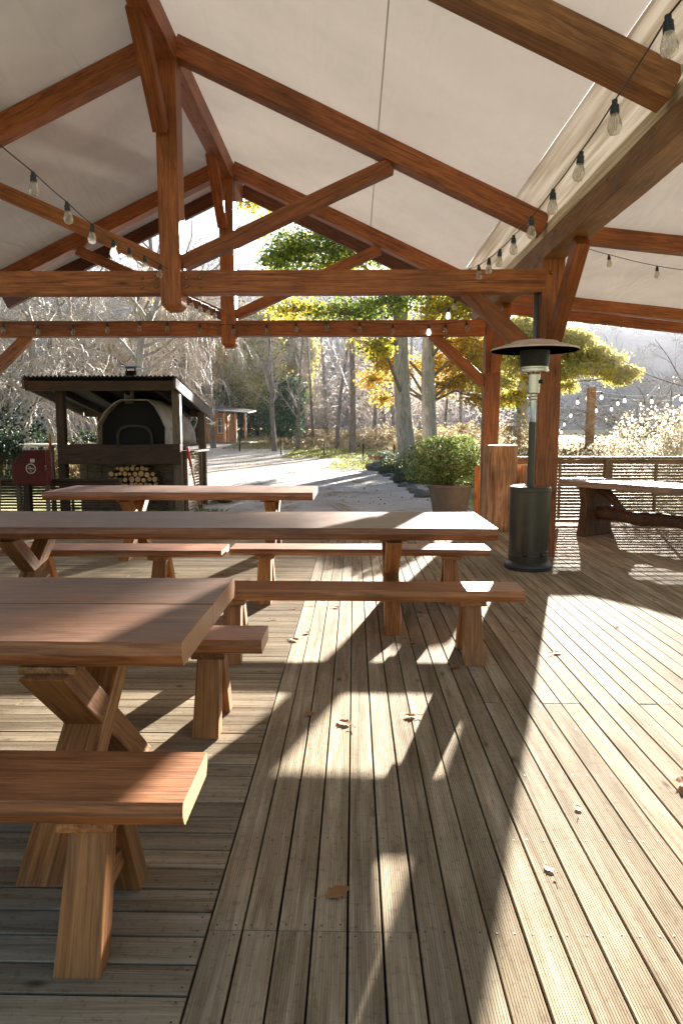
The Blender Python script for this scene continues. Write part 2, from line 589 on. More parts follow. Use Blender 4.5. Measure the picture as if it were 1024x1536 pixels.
def beam(name, p0, p1, w, h, mat, parent=None, up=(0, 0, 1), bev=0.006, wob=0.0025, ends=None):
    """timber of width w (sideways) and height h, centred on p0-p1; faces very slightly out of true"""
    m, ln = frame(p0, p1, up)
    _c[0] += 1
    r = random.Random(_c[0])
    n = max(2, int(ln / 0.5) + 1)
    b = MB()
    vs = []
    for i in range(n):
        x = ln * i / (n - 1)
        dy, dz = r.uniform(-wob, wob), r.uniform(-wob, wob)
        tl = (ends[0] if i == 0 else -ends[1] if i == n - 1 else 0) if ends else 0
        for (sy, sz) in ((-1, -1), (1, -1), (1, 1), (-1, 1)):
            vs.append((x + tl * sz * h / 2, sy * w / 2 + dy, sz * h / 2 + dz))
    fs = [(3, 2, 1, 0), (4 * (n - 1), 4 * (n - 1) + 1, 4 * (n - 1) + 2, 4 * (n - 1) + 3)]
    for i in range(n - 1):
        for k in range(4):
            k2 = (k + 1) % 4
            fs.append((4 * i + k, 4 * i + k2, 4 * (i + 1) + k2, 4 * (i + 1) + k))
    b.add(vs, fs)
    return link(name, b.mesh(name, False, bev), mat, parent, m)


def cloud_mesh(name, pts, size, seed=0, aspect=0.6, flat=0.0, normals=None, fold=True):
    """many small leaf faces (two triangles folded along the middle) at the given points"""
    r = np.random.RandomState(seed)
    P = np.asarray(pts, dtype=np.float64)
    n = len(P)
    a = r.normal(size=(n, 3)); a[:, 2] *= (1 - flat)
    a /= np.linalg.norm(a, axis=1, keepdims=True)
    q = r.normal(size=(n, 3))
    b = np.cross(a, q); b /= np.linalg.norm(b, axis=1, keepdims=True)
    c = np.cross(a, b)
    s = size * r.uniform(0.6, 1.3, size=(n, 1))
    v0 = P - a * s * 0.5
    v2 = P + a * s * 0.5
    v1 = P + b * s * aspect * 0.5 + c * s * 0.12
    v3 = P - b * s * aspect * 0.5 + c * s * 0.12
    V = np.stack([v0, v1, v2, v3], axis=1).reshape(-1, 3)
    me = bpy.data.meshes.new(name)
    me.vertices.add(4 * n)
    me.vertices.foreach_set('co', V.ravel())
    me.loops.add(4 * n)
    me.loops.foreach_set('vertex_index', np.arange(4 * n))
    me.polygons.add(n)
    me.polygons.foreach_set('loop_start', np.arange(0, 4 * n, 4))
    me.polygons.foreach_set('loop_total', np.full(n, 4))
    me.update(calc_edges=True)
    return me


def blob_points(c, rad, n, seed, shell=0.5, lumps=0):
    r = np.random.RandomState(seed)
    d = r.normal(size=(n, 3)); d /= np.linalg.norm(d, axis=1, keepdims=True)
    u = r.uniform(0, 1, size=(n, 1)) ** (1 / 3.0)
    u = shell + (1 - shell) * u
    if lumps:
        k = r.normal(size=(lumps, 3)); k /= np.linalg.norm(k, axis=1, keepdims=True)
        am = r.uniform(0.1, 0.4, size=lumps)
        dd = d @ k.T
        u = u * (0.78 + (np.clip(dd - 0.72, 0, 1) * 4 * am).sum(axis=1, keepdims=True))
    return np.asarray(c) + d * u * np.asarray(rad)


# ------------------------------------------------------------------ terrain
def gz(y):
    if y < 35: return -0.15
    if y < 60: return -0.15 + 0.7 * ((y - 35) / 25.0) ** 1.3
    return 0.55 + (y - 60) * 0.03


def grid_sheet(name, xs, ys, zf, mat, kind='structure', smooth=True):
    vs = [(x, y, zf(x, y)) for y in ys for x in xs]
    n = len(xs)
    fs = [(j * n + i, j * n + i + 1, (j + 1) * n + i + 1, (j + 1) * n + i) for j in range(len(ys) - 1) for i in range(n - 1)]
    me = bpy.data.meshes.new(name)
    me.from_pydata(vs, [], fs)
    me.polygons.foreach_set('use_smooth', [smooth] * len(fs))
    o = link(name, me, mat)
    o['kind'] = kind
    return o


def frange(a, b, n):
    return [a + (b - a) * i / (n - 1) for i in range(n)]


from mathutils import noise as mn


def hills(x, y):
    z = gz(min(y, 90))
    if y > 90:
        t = min((y - 90) / 130.0, 1.0)
        hs = min(max((x + 15) / 40.0, 0), 1)
        z += (44 - 13 * hs) * (t * t * (3 - 2 * t)) * (1 + 0.10 * mn.noise(Vector((x / 60.0, 1.7, 0))))
    z += 1.8 * mn.noise(Vector((x / 14.0, y / 14.0, 0.3))) * min(max((y - 80) / 40.0, 0), 1)
    return z


grid_sheet('ground', [-900, -500, -300] + frange(-200, 200, 41) + [300, 500, 900], [-60, -20, 0, 10] + frange(20, 90, 36), lambda x, y: gz(y), M['ground'])
grid_sheet('hills', [-900, -600] + frange(-300, 300, 121) + [600, 900], frange(90, 230, 50) + [260, 330, 500, 900], hills, M['hill'])


def strip(name, rows, mat, dz, nc=10, jit=0.0):
    ys = []; L_ = []
    vs = []; fs = []
    rows2 = []
    for i in range(len(rows) - 1):
        a, b = rows[i], rows[i + 1]
        k = max(2, int((b[0] - a[0]) / 0.6))
        for j in range(k):
            t = j / k
            rows2.append(tuple(a[m] + (b[m] - a[m]) * t for m in range(3)))
    rows2.append(rows[-1])
    for (y, xl, xr) in rows2:
        e1 = jit * mn.noise(Vector((y * 0.9, 3, 0))) * (1 + y / 20); e2 = jit * mn.noise(Vector((y * 0.9, 9, 0))) * (1 + y / 20)
        for k in range(nc):
            vs.append((xl + e1 + (xr + e2 - xl - e1) * k / (nc - 1), y, gz(y) + dz))
    for j in range(len(rows2) - 1):
        for k in range(nc - 1):
            fs.append((j * nc + k, j * nc + k + 1, (j + 1) * nc + k + 1, (j + 1) * nc + k))
    me = bpy.data.meshes.new(name); me.from_pydata(vs, [], fs)
    me.polygons.foreach_set('use_smooth', [True] * len(fs))
    o = link(name, me, mat); o['kind'] = 'structure'
    return o


strip('gravel_drive', [(11.6, -3.1, 3.2), (14, -4.6, 2.3), (17.5, -6.5, 2.0), (22, -9.0, 1.6), (28, -12.0, 0.6), (36, -16, -0.6), (46, -20, -4.4), (56, -24, -9)], M['gravel'], 0.02, jit=0.5)


# ------------------------------------------------------------------ deck: reeded boards
def board_profile(w, z, ng=11, d=0.0007):
    pts = [(0.0, z - 0.025), (0.0, z - 0.003), (0.002, z)]
    p = (w - 0.010) / ng
    for i in range(ng):
        x = 0.005 + i * p
        pts += [(x + p * 0.24, z), (x + p * 0.42, z - d), (x + p * 0.60, z - d), (x + p * 0.78, z)]
    pts += [(w - 0.002, z), (w, z - 0.003), (w, z - 0.025)]
    return pts


def deck(name, axis, u0, count, joints, v0, v1, mat, rs):
    b = MB()
    r = random.Random(rs)
    prof_far = None
    for i in range(count):
        u = u0 + i * 0.1
        js = [v0] + sorted(joints(i, u)) + [v1]
        for a, c in zip(js[:-1], js[1:]):
            z = r.uniform(-0.0012, 0.0012)
            sag = r.uniform(-0.0012, 0.0012)
            pr = board_profile(0.0938 + r.uniform(-0.0012, 0.0008), z, d=0.0008 if axis == 'Y' else 0.0005)
            k = len(pr)
            a2, c2 = a + 0.0013, c - 0.0013
            if axis == 'Y':
                vs = [(u + x + sag, a2, zz) for x, zz in pr] + [(u + x - sag, c2, zz) for x, zz in pr]
            else:
                vs = [(a2, u + x + sag, zz) for x, zz in pr] + [(c2, u + x - sag, zz) for x, zz in pr]
            fs = [(j, j + 1, k + j + 1, k + j) for j in range(k - 1)]
            if axis == 'Y': fs = [f[::-1] for f in fs]
            fs.append(tuple(range(k))); fs.append(tuple(range(2 * k - 1, k - 1, -1)))
            b.add(vs, fs, 0)
            # screw heads, two at each joist
            pos = [a2 + 0.02, c2 - 0.02]
            q = math.ceil((a - 1.79) / 0.45) * 0.45 + 1.79
            while q < c - 0.1:
                if q - a > 0.1 and -0.5 < q < 8: pos.append(q)
                q += 0.45
            for q in pos:
                if (axis == 'Y' and q > 8) or r.random() < 0.08: continue
                for s_ in (0.02, 0.075):
                    cx, cy = u + s_ + r.uniform(-.003, .003), q + r.uniform(-.004, .004)
                    if axis != 'Y': cx, cy = cy, cx
                    b.add([(cx + 0.0034 * math.cos(t * math.pi / 3), cy + 0.0034 * math.sin(t * math.pi / 3), z + 0.0008) for t in range(6)], [tuple(range(6))], 1)
    me = b.mesh(name)
    o = link(name, me, [mat, M['screw']])
    o['kind'] = 'structure'
    return o


def jy(i, u):
    if u < 0.1: return [1.79, 5.4, 9.0] if i % 2 == 0 or u < 0.0 else [1.79, 7.2]
    if u > 0.68: return [3.448, 7.05] if i % 3 else [3.448, 8.4]
    return [5.2, 8.7] if i % 2 else [6.4]


def jx(i, u):
    return [[-2.2, -4.9], [-3.1, -5.8], [-1.75, -4.3]][i % 3]


deck('deck', 'Y', -0.413, 72, jy, -0.8, 11.45, M['deckY'], 3)
deck('deck_side', 'X', -0.435 + 0.0, 119, jx, -7.2, -0.4185, M['deckX'], 4)
bb = MB(); bb.box((-7.15, -0.75, -0.085), (6.75, 11.4, -0.05))
o = bb.build('deck_subframe', M['soot']); o['kind'] = 'structure'  # added black sheet, stands in for the shade in the board gaps
bb = MB(); bb.box((-7.2, 11.46, -0.15), (6.8, 11.5, -0.01))
o = bb.build('deck_edge', M['greywood']); o['kind'] = 'structure'

# ------------------------------------------------------------------ pavilion
CX = -1.99
pav = empty('timber_pavilion', (CX, 7.7, 0), 'orange stained timber frame pavilion with exposed trusses and a white canvas roof over the deck', 'pavilion')
T1, T2, T3, T0 = 7.634, 11.04, 12.0, 4.65
AP = 5.60; SL = 0.467


def rtop(x): return AP - SL * abs(x - CX)


ang = math.atan(SL)
for Y, nm in ((T0, 0), (T1, 1), (T2, 2), (T3, 3)):
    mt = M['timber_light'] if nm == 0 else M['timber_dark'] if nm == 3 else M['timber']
    th = 0.2 if nm < 3 else 0.09
    for s in (-1, 1):
        x0 = CX + s * 0.10; x1 = CX + s * (4.03)
        if nm == 0: x0 = CX
        dz = 0.1175
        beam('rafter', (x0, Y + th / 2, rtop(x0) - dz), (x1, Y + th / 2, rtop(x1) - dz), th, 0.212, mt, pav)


def bolt_plate(par, pts, Y):
    for (x, z) in pts:
        b = MB(); b.lathe([(0.0, 0.022), (0.014, 0.02), (0.02, 0.012), (0.022, 0)], 10)
        link('bolt', b.mesh('bolt', True), M['bolt'], par, Matrix.Translation((x, Y, z)) @ Matrix.Rotation(R(90), 4, 'X'))


for Y in (T1, T2):
    tie = beam('tie_beam', (CX - 4.0, Y + 0.10, 3.02), (CX + 4.045, Y + 0.10, 3.02), 0.2, 0.24, M['timber'], pav)
    kp = MB()
    # king post with chamfered foot
    z0, z1, hw = 2.72, 5.50, 0.112
    y0, y1 = Y - 0.03, Y + 0.225
    c = 0.05
    prof = [(z0, hw - c, c), (z0 + 0.06, hw, 0.0), (z1, hw, 0.0)]
    vs = []
    for (z, h, ins) in prof:
        vs += [(CX - h, y0 + ins, z), (CX + h, y0 + ins, z), (CX + h, y1 - ins, z), (CX - h, y1 - ins, z)]
    fs = [(3, 2, 1, 0)]
    for i in range(2):
        for k in range(4):
            k2 = (k + 1) % 4
            fs.append((4 * i + k, 4 * i + k2, 4 * i + 4 + k2, 4 * i + 4 + k))
    fs.append((8, 9, 10, 11))
    # mesh is laid along local x so the grain runs up the post
    Mk = frame((CX, Y + 0.1, 2.72), (CX, Y + 0.1, 5.5))[0]
    kp.add([Mk.inverted() @ Vector(p) for p in vs], fs)
    link('king_post', kp.mesh('king_post', False, 0.006), M['timber'], pav, Mk)
    bolt_plate(tie, [(CX + s * (0.165 + 0.05 * k), 2.97 + 0.09 * j) for s in (-1, 1) for k, j in ((0, 0), (0, 1), (3, 0), (3, 1))], Y - 0.001)
    for s in (-1, 1):
        beam('strut', (CX + s * 0.108, Y + 0.12, 3.235), (CX + s * 2.38, Y + 0.12, 4.24), 0.15, 0.15, M['timber'], pav, ends=None)
        beam('knee_brace', (CX + s * 3.22, Y + 0.11, 2.93), (CX + s * 4.06, Y + 0.11, 2.16), 0.13, 0.17, M['timber'], pav)
    # braces from king post up to ridge, towards and away from the front
    beam('ridge_brace', (CX - 0.045, Y - 0.06, 4.56), (CX - 0.045, Y - 0.85, 5.33), 0.15, 0.15, M['timber'], pav)
    for s in (-1, 1):
        px_ = CX + s * (4.13 if Y == T1 else 4.18)
        post = beam('post', (px_, Y + 0.12, 0.0), (px_, Y + 0.12, 3.25), 0.24, 0.235, M['timber'], pav, up=(0, 1, 0))
        bolt_plate(post, [(px_ - 0.03, 2.52), (px_ - 0.03, 3.1)], Y - 0.001)
        if not (Y == T2 and s < 0):
            beam('post_brace', (px_ + 0.02, Y + 0.0, 2.36), (px_ + 0.02, Y - 0.84, 3.22), 0.13, 0.16, M['timber'], pav)
ridge = beam('ridge_beam', (CX + 0.02, 3.2, 5.385), (CX + 0.02, 12.09, 5.385), 0.2, 0.25, M['timber'], pav)
for s in (-1, 1):
    px_ = CX + s * 4.13
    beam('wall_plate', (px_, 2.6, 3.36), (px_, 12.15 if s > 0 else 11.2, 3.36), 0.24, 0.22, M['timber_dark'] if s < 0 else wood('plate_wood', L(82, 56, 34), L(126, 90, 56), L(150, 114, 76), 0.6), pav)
# steel downpipe beside the right front post
b = MB(); b.tube([(1.985, 7.72, 0.02), (1.985, 7.72, 2.89)], 0.03, 12)
b.build('downpipe', M['pipe'], pav, True)


def sheet(name, prof, y0, y1, ny, mat, parent, wav=0.022, seed=0):
    """canvas sheet: prof is a list of (x, z); slight sag between the frames"""
    vs = []; n = len(prof)
    for j in range(ny):
        y = y0 + (y1 - y0) * j / (ny - 1)
        for i, (x, z) in enumerate(prof):
            u = i / (n - 1)
            bay = min((abs(y - t) for t in (4.75, 7.73, 11.14, 12.04)), default=0)
            sag = 0.02 * min(bay, 1.2) * math.sin(math.pi * u)
            vs.append((x, y, z - sag * 0 + sag + wav * mn.noise(Vector((x * 1.1, y * 0.9, seed)))))
    fs = [(j * n + i, j * n + i + 1, (j + 1) * n + i + 1, (j + 1) * n + i) for j in range(ny - 1) for i in range(n - 1)]
    me = bpy.data.meshes.new(name); me.from_pydata(vs, [], fs)
    me.polygons.foreach_set('use_smooth', [True] * len(fs))
    t = W[parent].translation
    me.transform(Matrix.Translation(-t))
    return link(name, me, mat, parent, Matrix.Translation(t))


for s in (-1, 1):
    ex = 3.70
    pr = [(CX + s * ex * u, AP + 0.012 - SL * ex * u) for u in frange(0, 1, 30)]
    sheet('roof_canvas', pr, 1.2, 12.25, 60, M['tarp'], pav, seed=s)
    if s > 0:   # turned canvas edge lying on the rafter ends and wrapped down to the plate
        pr = []
        for k in range(15):
            u = 3.70 + 0.335 * k / 14.0
            pr.append((CX + s * u, rtop(CX + s * u) + 0.010 + 0.022 * abs(math.sin(k * math.pi / 4.6))))
        pr += [(CX + s * 4.045, 3.68), (CX + s * 4.052, 3.56), (CX + s * 4.05, 3.472)]
        sheet('canvas_edge', pr, 1.2, 12.25, 60, M['strip'], pav, wav=0.006, seed=4)
# seam line in the canvas, right slope
for x in (0.25,):
    b = MB()
    b.tube([(x, y, rtop(x) + 0.0 + 0.02 * min(min(abs(y - t) for t in (4.75, 7.73, 11.14, 12.04)), 1.2) * math.sin(math.pi * (x - CX) / 3.70) + 0.012 + 0.022 * mn.noise(Vector((x * 1.1, y * 0.9, 1)))) for y in frange(1.2, 12.2, 60)], 0.006, 6)
    b.build('canvas_seam', M['tarp'], pav, True)


# lean-to on the right, and a matching one on the left
def ltop(x): return 3.62 - 0.11 * (x - 2.24)


for s in (1, -1):
    for Y, th in ((T1 + 0.02, 0.16), (T2 + 0.05, 0.16), (T3 + 0.1, 0.12)):
        xa, xb = (2.27, 6.4)
        if s > 0:
            beam('lean_to_rafter', (xa, Y + th / 2, ltop(xa) - 0.085), (xb, Y + th / 2, ltop(xb) - 0.085), th, 0.17, M['timber'], pav)
            beam('lean_to_post', (6.3, Y + th / 2, 0), (6.3, Y + th / 2, ltop(6.3) - 0.17), 0.16, 0.16, M['timber'], pav)
    if s > 0:
        sheet('lean_to_canvas', [(x, ltop(x) + 0.012) for x in frange(2.1, 6.6, 30)], 1.2, 12.4, 50, M['tarp'], pav, seed=9)

# ------------------------------------------------------------------ tables and benches
def slab(name, x0, x1, y0, y1, ztop, th, mat, parent, seed, live=0.008, splits=1, rot=0.0, origin=None, taper=0.012):
    r = random.Random(seed)
    nx = max(12, int((x1 - x0) / 0.06))
    Lx = x1 - x0
    b = MB()
    ww = (y1 - y0) / splits
    for sp in range(splits):
        ya = y0 + sp * ww; yb = ya + ww
        vs = []
        ring = None
        for i in range(nx + 1):
            x = Lx * i / nx
            ef = live * (mn.noise(Vector((x * 1.7, seed, 0))) + 0.5 * mn.noise(Vector((x * 5.3, seed, 1)))) if sp == 0 else 0.0015
            eb = live * (mn.noise(Vector((x * 1.7, seed, 5))) + 0.5 * mn.noise(Vector((x * 5.3, seed, 6)))) if sp == splits - 1 else -0.0015
            bow = 0.003 * mn.noise(Vector((x * 0.9, seed, 8 + sp)))
            a, c = ya + ef, yb + eb
            rr = 0.007
            tp = taper if sp == 0 else 0
            tq = taper if sp == splits - 1 else 0
            ring = [(a + rr, bow), (a, bow - rr), (a - tp * 0.3, bow - th * 0.5), (a + tp, bow - th + rr), (a + tp + rr, bow - th),
                    (c - tq - rr, bow - th), (c - tq, bow - th + rr), (c + tq * 0.3, bow - th * 0.5), (c, bow - rr), (c - rr, bow)]
            ex = 0.0
            if i == 0: ex = 0.004
            vs += [(x, yy - y0, zz) for yy, zz in ring]
        k = len(ring)
        fs = []
        for i in range(nx):
            for j in range(k):
                j2 = (j + 1) % k
                fs.append((i * k + j, (i + 1) * k + j, (i + 1) * k + j2, i * k + j2))
        fs.append(tuple(range(k))); fs.append(tuple(nx * k + j for j in range(k - 1, -1, -1)))
        b.add(vs, fs)
    me = b.mesh(name, 'auto')
    return link(name, me, mat, parent, Matrix.Translation((x0, y0, ztop)))


def table(x0, x1, y0, y1, trestles, label, seed, splits=1, th=0.085, lw=0.115, sh_=0.0, hw=None):
    t = empty('trestle_table', ((x0 + x1) / 2, (y0 + y1) / 2, 0), label, 'table', 'long trestle tables')
    slab('tabletop', x0, x1, y0, y1, 0.75, th, M['table'], t, seed, live=0.012, splits=splits)
    yc = (y0 + y1) / 2 + sh_; hw = hw or (y1 - y0) / 2 - 0.06
    for x in trestles:
        ct = (2 * hw - 0.08) / 0.64
        beam('leg', (x, yc - hw, 0.0), (x, yc + hw - 0.08, 0.64), lw, 0.105, M['legwood'], t, ends=(-ct, ct))
        beam('leg', (x + 0.004, yc + hw, 0.0), (x + 0.004, yc - hw + 0.08, 0.64), lw - 0.007, 0.105, M['legwood'], t, ends=(-ct, ct))
        beam('leg_cap', (x, yc - hw + 0.06, 0.652), (x, yc + hw - 0.06, 0.652), 0.19, 0.026, M['legwood'], t)
    return t


def bench(x0, x1, yc, w, label, seed, legs=None, zt=0.45, splay=0.12, th=0.07, group='plank benches beside the tables'):
    t = empty('plank_bench', ((x0 + x1) / 2, yc, 0), label, 'bench', group)
    slab('seat', x0, x1, yc - w / 2, yc + w / 2, zt, th, M['bench'], t, seed, live=0.007)
    for x in (legs or (x0 + 0.33, x1 - 0.33)):
        for s in (-1, 1):
            # tapered leg board: wide at the foot, cut flat at floor and seat
            b = MB()
            a0, a1 = yc + s * (w / 2 + 0.025), yc + s * 0.05
            zt2 = zt - th - 0.03
            w0, w1, tk = 0.062, 0.052, 0.085
            vs = []
            for (yy, zz, hw_) in ((a0, 0.0, w0), (a1, zt2, w1)):
                for (dx, dy) in ((-hw_, -tk / 2), (hw_, -tk / 2), (hw_, tk / 2), (-hw_, tk / 2)):
                    vs.append((x + dx, yy + dy * 1.0, zz))
            Mk, _ = frame((x, a0, 0), (x, a1, zt2))
            b.add([Mk.inverted() @ Vector(p) for p in vs], [(3, 2, 1, 0), (4, 5, 6, 7), (0, 1, 5, 4), (1, 2, 6, 5), (2, 3, 7, 6), (3, 0, 4, 7)])
            link('leg', b.mesh('leg', False, 0.004), M['legwood'], t, Mk)
        beam('leg_cap', (x, yc - w / 2 + 0.02, zt - th - 0.016), (x, yc + w / 2 - 0.02, zt - th - 0.016), 0.16, 0.03, M['legwood'], t)
        beam('stretcher', (x + 0.01, yc - w / 2 + 0.03, 0.15), (x + 0.01, yc + w / 2 - 0.03, 0.15), 0.045, 0.07, M['legwood'], t)
    return t


table(-4.69, -0.545, 2.09, 3.05, (-3.95, -0.985), 'thick two-plank trestle table at left front with its end grain corner nearest the camera', 11, splits=2, lw=0.15, sh_=-0.13, hw=0.40)
table(-3.25, 0.985, 4.64, 5.60, (-2.47, 0.28), 'longest trestle table crossing the middle, its right end in bright sun', 12)
table(-3.38, -0.44, 7.31, 8.25, (-2.52, -0.93), 'farthest trestle table standing in shade before the oven shelter', 13)
bench(-2.6, -0.445, 1.82, 0.295, 'nearest bench with sunlit orange seat end at lower left', 21, legs=(-2.2, -0.72), splay=0.13)
bench(-2.55, -0.427, 3.19, 0.25, 'bench poking out behind the thick front left table', 22, legs=(-2.1, -0.685))
bench(-1.08, 1.04, 4.20, 0.27, 'bench on the near side of the longest table, one sun patch near its right end', 23, legs=(-0.75, 0.73))
bench(-1.02, 1.115, 5.655, 0.30, 'bench behind the longest table at right, seat end fully sunlit', 24, legs=(-0.74, 0.80), th=0.055)
bench(-3.1, -1.07, 5.60, 0.36, 'shaded dark bench behind the longest table at left', 25, legs=(-2.62, -1.60), th=0.055)

# slab table on the right, running diagonally away from the screen fence
tr = empty('slab_table', (3.7, 8.0, 0), 'pale live edge slab table on rough log legs in front of the slatted screen', 'table')
A = Vector((3.03, 9.68, 0)); D = Vector((0.56, -0.83, 0)).normalized(); N = Vector((D.y, -D.x, 0)) * -1


def slabpt(u, v, z): return A + D * u + N * v + Vector((0, 0, z))


b = MB(); nx = 40; Lx = 3.4; vs = []; ring = 8
for i in range(nx + 1):
    u = Lx * i / nx
    w = 0.36 * min(1, 0.62 + 0.9 * u) if u < 0.45 else 0.36
    e1 = 0.04 * mn.noise(Vector((u * 1.6, 2, 0))); e2 = 0.04 * mn.noise(Vector((u * 1.6, 7, 0)))
    a, c = -w + e1, w + e2
    for (v, z) in ((a + 0.01, 0.75), (a, 0.735), (a + 0.03, 0.67), (a + 0.05, 0.66), (c - 0.05, 0.66), (c - 0.03, 0.67), (c, 0.735), (c - 0.01, 0.75)):
        vs.append(slabpt(u, v, z))
fs = [(i * 8 + j, (i + 1) * 8 + j, (i + 1) * 8 + (j + 1) % 8, i * 8 + (j + 1) % 8) for i in range(nx) for j in range(8)]
fs += [tuple(range(8)), tuple(nx * 8 + j for j in range(7, -1, -1))]
Mk = frame(A, A + D)[0]
b.add([Mk.inverted() @ Vector(p) for p in vs], fs)
me = b.mesh('slab', 'auto')
bm = bmesh.new(); bm.from_mesh(me); bmesh.ops.recalc_face_normals(bm, faces=bm.faces); bm.to_mesh(me); bm.free()
link('tabletop', me, M['slab'], tr, Mk)
for u in (0.45, 2.8):
    b = MB(); vs = []
    for (z, hw_, k) in ((0, 0.31, 0.06), (0.2, 0.27, 0.055), (0.45, 0.25, 0.055), (0.66, 0.29, 0.06)):
        vs += [slabpt(u - k, -hw_, z), slabpt(u + k, -hw_, z), slabpt(u + k, hw_, z), slabpt(u - k, hw_, z)]
    fs = [(3, 2, 1, 0), (12, 13, 14, 15)] + [(4 * i + k, 4 * i + (k + 1) % 4, 4 * i + 4 + (k + 1) % 4, 4 * i + 4 + k) for i in range(3) for k in range(4)]
    Mk = frame(slabpt(u, 0, 0), slabpt(u, 0, 1))[0]
    b.add([Mk.inverted() @ Vector(p) for p in vs], fs)
    me = b.mesh('leg', False, 0.01)
    bm = bmesh.new(); bm.from_mesh(me); bmesh.ops.recalc_face_normals(bm, faces=bm.faces); bm.to_mesh(me); bm.free()
    link('leg', me, M['slableg'], tr, Mk)
b = MB(); b.tube([slabpt(0.42 + 0.24 * i, 0.02 * math.sin(i * 2), 0.30 + 0.015 * math.sin(i * 1.7)) for i in range(11)], [0.085 + 0.012 * math.sin(i * 2.3) for i in range(11)], 12)
b.build('stretcher', M['slableg'], tr, True)
b = MB(); b.tube([slabpt(0.55, 0, 0.63), slabpt(0.72, 0.02, 0.50), slabpt(0.86, 0, 0.35)], [0.06, 0.05, 0.06], 10)
b.build('brace', M['slableg'], tr, True)

# ------------------------------------------------------------------ slatted screens
def screen(x0, x1, Y, z1, posts, label, name='slatted_screen', mat=None, z0=0.0):
    mat = mat or M['fencewood']
    t = empty(name, ((x0 + x1) / 2, Y, z0), label, 'fence')
    beam('top_rail', (x0, Y, z1 - 0.02), (x1, Y, z1 - 0.02), 0.13, 0.04, mat, t)
    beam('cross_rail', (x0, Y, z1 - 0.075), (x1, Y, z1 - 0.075), 0.045, 0.06, mat, t)
    beam('bottom_rail', (x0, Y, z0 + 0.06), (x1, Y, z0 + 0.06), 0.045, 0.05, mat, t)
    for x in posts:
        beam('post', (x, Y - 0.02, z0 - 0.1), (x, Y - 0.02, z1 - 0.045), 0.11, 0.11, mat, t, up=(0, 1, 0))
    xs = [x0] + list(posts) + [x1]
    for a, c in zip(xs[:-1], xs[1:]):
        if c - a < 0.25: continue
        b = MB(); z = z0 + 0.115
        k = 0
        while z < z1 - 0.125:
            dz = rnd.uniform(-0.003, 0.003)
            b.box((a + 0.06, Y - 0.012, z + dz), (c - 0.06, Y + 0.006, z + 0.031 + dz)); z += 0.0475
        b.build('slat_panel', mat, t)
        n = max(1, round((c - a) / 0.75))
        for i in range(1, n):
            x = a + (c - a) * i / n
            beam('stile', (x, Y - 0.03, z0 + 0.09), (x, Y - 0.03, z1 - 0.11), 0.035, 0.04, mat, t, up=(0, 1, 0))
    return t


screen(2.32, 6.6, 10.28, 1.026, (2.36, 3.78, 5.2, 6.55), 'brown slatted timber screen fence behind the pale slab table')
screen(-7.1, -3.85, 11.2, 0.62, (-7.0, -5.4, -3.9), 'dark low slatted timber screen beneath the red cabinet at left', mat=M['shedwood'])

# ------------------------------------------------------------------ stumps beside the far post
def stump(x, y, r, h, label, seed, name='log_stump'):
    t = empty(name, (x, y, 0), label, 'stump')
    b = MB()
    wob = lambda a, z: 1 + 0.05 * math.sin(3 * a + z) + 0.03 * math.sin(9 * a + 1.5 * z) + 0.10 * mn.noise(Vector((math.cos(a) * 1.3, math.sin(a) * 1.3, z * 0.9 + seed))) + 0.05 * mn.noise(Vector((math.cos(a) * 4, math.sin(a) * 4, z * 1.5 + seed)))
    b.lathe([(r * (1.08 - 0.08 * k / 12.0), h * k / 12.0) for k in range(13)], 72, (x, y, 0), wob=wob)
    Mk = frame((x, y, 0), (x, y, 1))[0]
    b.v = [tuple(Mk.inverted() @ Vector(p)) for p in b.v]
    link('trunk_section', b.mesh('trunk_section', True), M['stump'], t, Mk)
    b = MB(); b.lathe([(r * 0.97, h + 0.001), (r * 0.5, h + 0.004), (0.0, h + 0.005)], 72, (x, y, 0), wob=wob)
    b.build('cut_top', M['logend'], t)
    return t


stump(2.06, 9.75, 0.225, 1.205, 'tall bark-stripped orange log stump standing beside the far right post', 3)
stump(2.47, 10.0, 0.15, 0.915, 'shorter log stump half hidden behind the patio heater pole', 8)
o = beam('leaning_board', (1.86, 10.35, 0.0), (1.87, 10.42, 0.88), 0.09, 0.04, M['legwood'], None, up=(0, 1, 0))
tag(o, 'narrow orange board leaning upright left of the tall stump', 'board')

# ------------------------------------------------------------------ patio heater
HX, HY = 1.80, 7.0
h = empty('patio_heater', (HX, HY, 0), 'tall dark enamel patio heater with round reflector hood by the right post', 'patio heater')
b = MB(); b.lathe([(0.238, 0.0), (0.24, 0.035), (0.232, 0.055), (0.212, 0.072), (0.20, 0.08)], 48, (HX, HY, 0)); b.build('base', M['heaterbase'], h, 'auto')
b = MB(); b.lathe([(0.2, 0.08), (0.2, 0.135), (0.203, 0.14), (0.203, 0.15), (0.2, 0.155), (0.2, 0.19), (0.203, 0.195), (0.2, 0.2), (0.205, 0.80), (0.209, 0.805), (0.209, 0.835), (0.2, 0.848)], 64, (HX, HY, 0))
tk = b.build('tank_housing', M['heater'], h, 'auto')
b = MB(); b.lathe([(0.2, 0.848), (0.18, 0.853), (0.0, 0.856)], 64, (HX, HY, 0)); b.build('tank_lid', M['chrome'], h, 'auto')
for a in (-112, -62):
    b = MB(); b.lathe([(0.018, 0), (0.018, 0.012), (0.012, 0.02), (0, 0.022)], 16)
    link('knob', b.mesh('knob', True), M['dark'], tk, Matrix.Translation((HX + 0.2 * math.cos(R(a)), HY + 0.2 * math.sin(R(a)), 0.165)) @ Matrix.Rotation(R(a), 4, 'Z') @ Matrix.Rotation(R(90), 4, 'Y'))
b = MB(); b.lathe([(0.045, 0.85), (0.042, 0.87), (0.036, 0.875), (0.034, 1.50)], 24, (HX, HY, 0)); b.build('pole', M['heater'], h, 'auto')
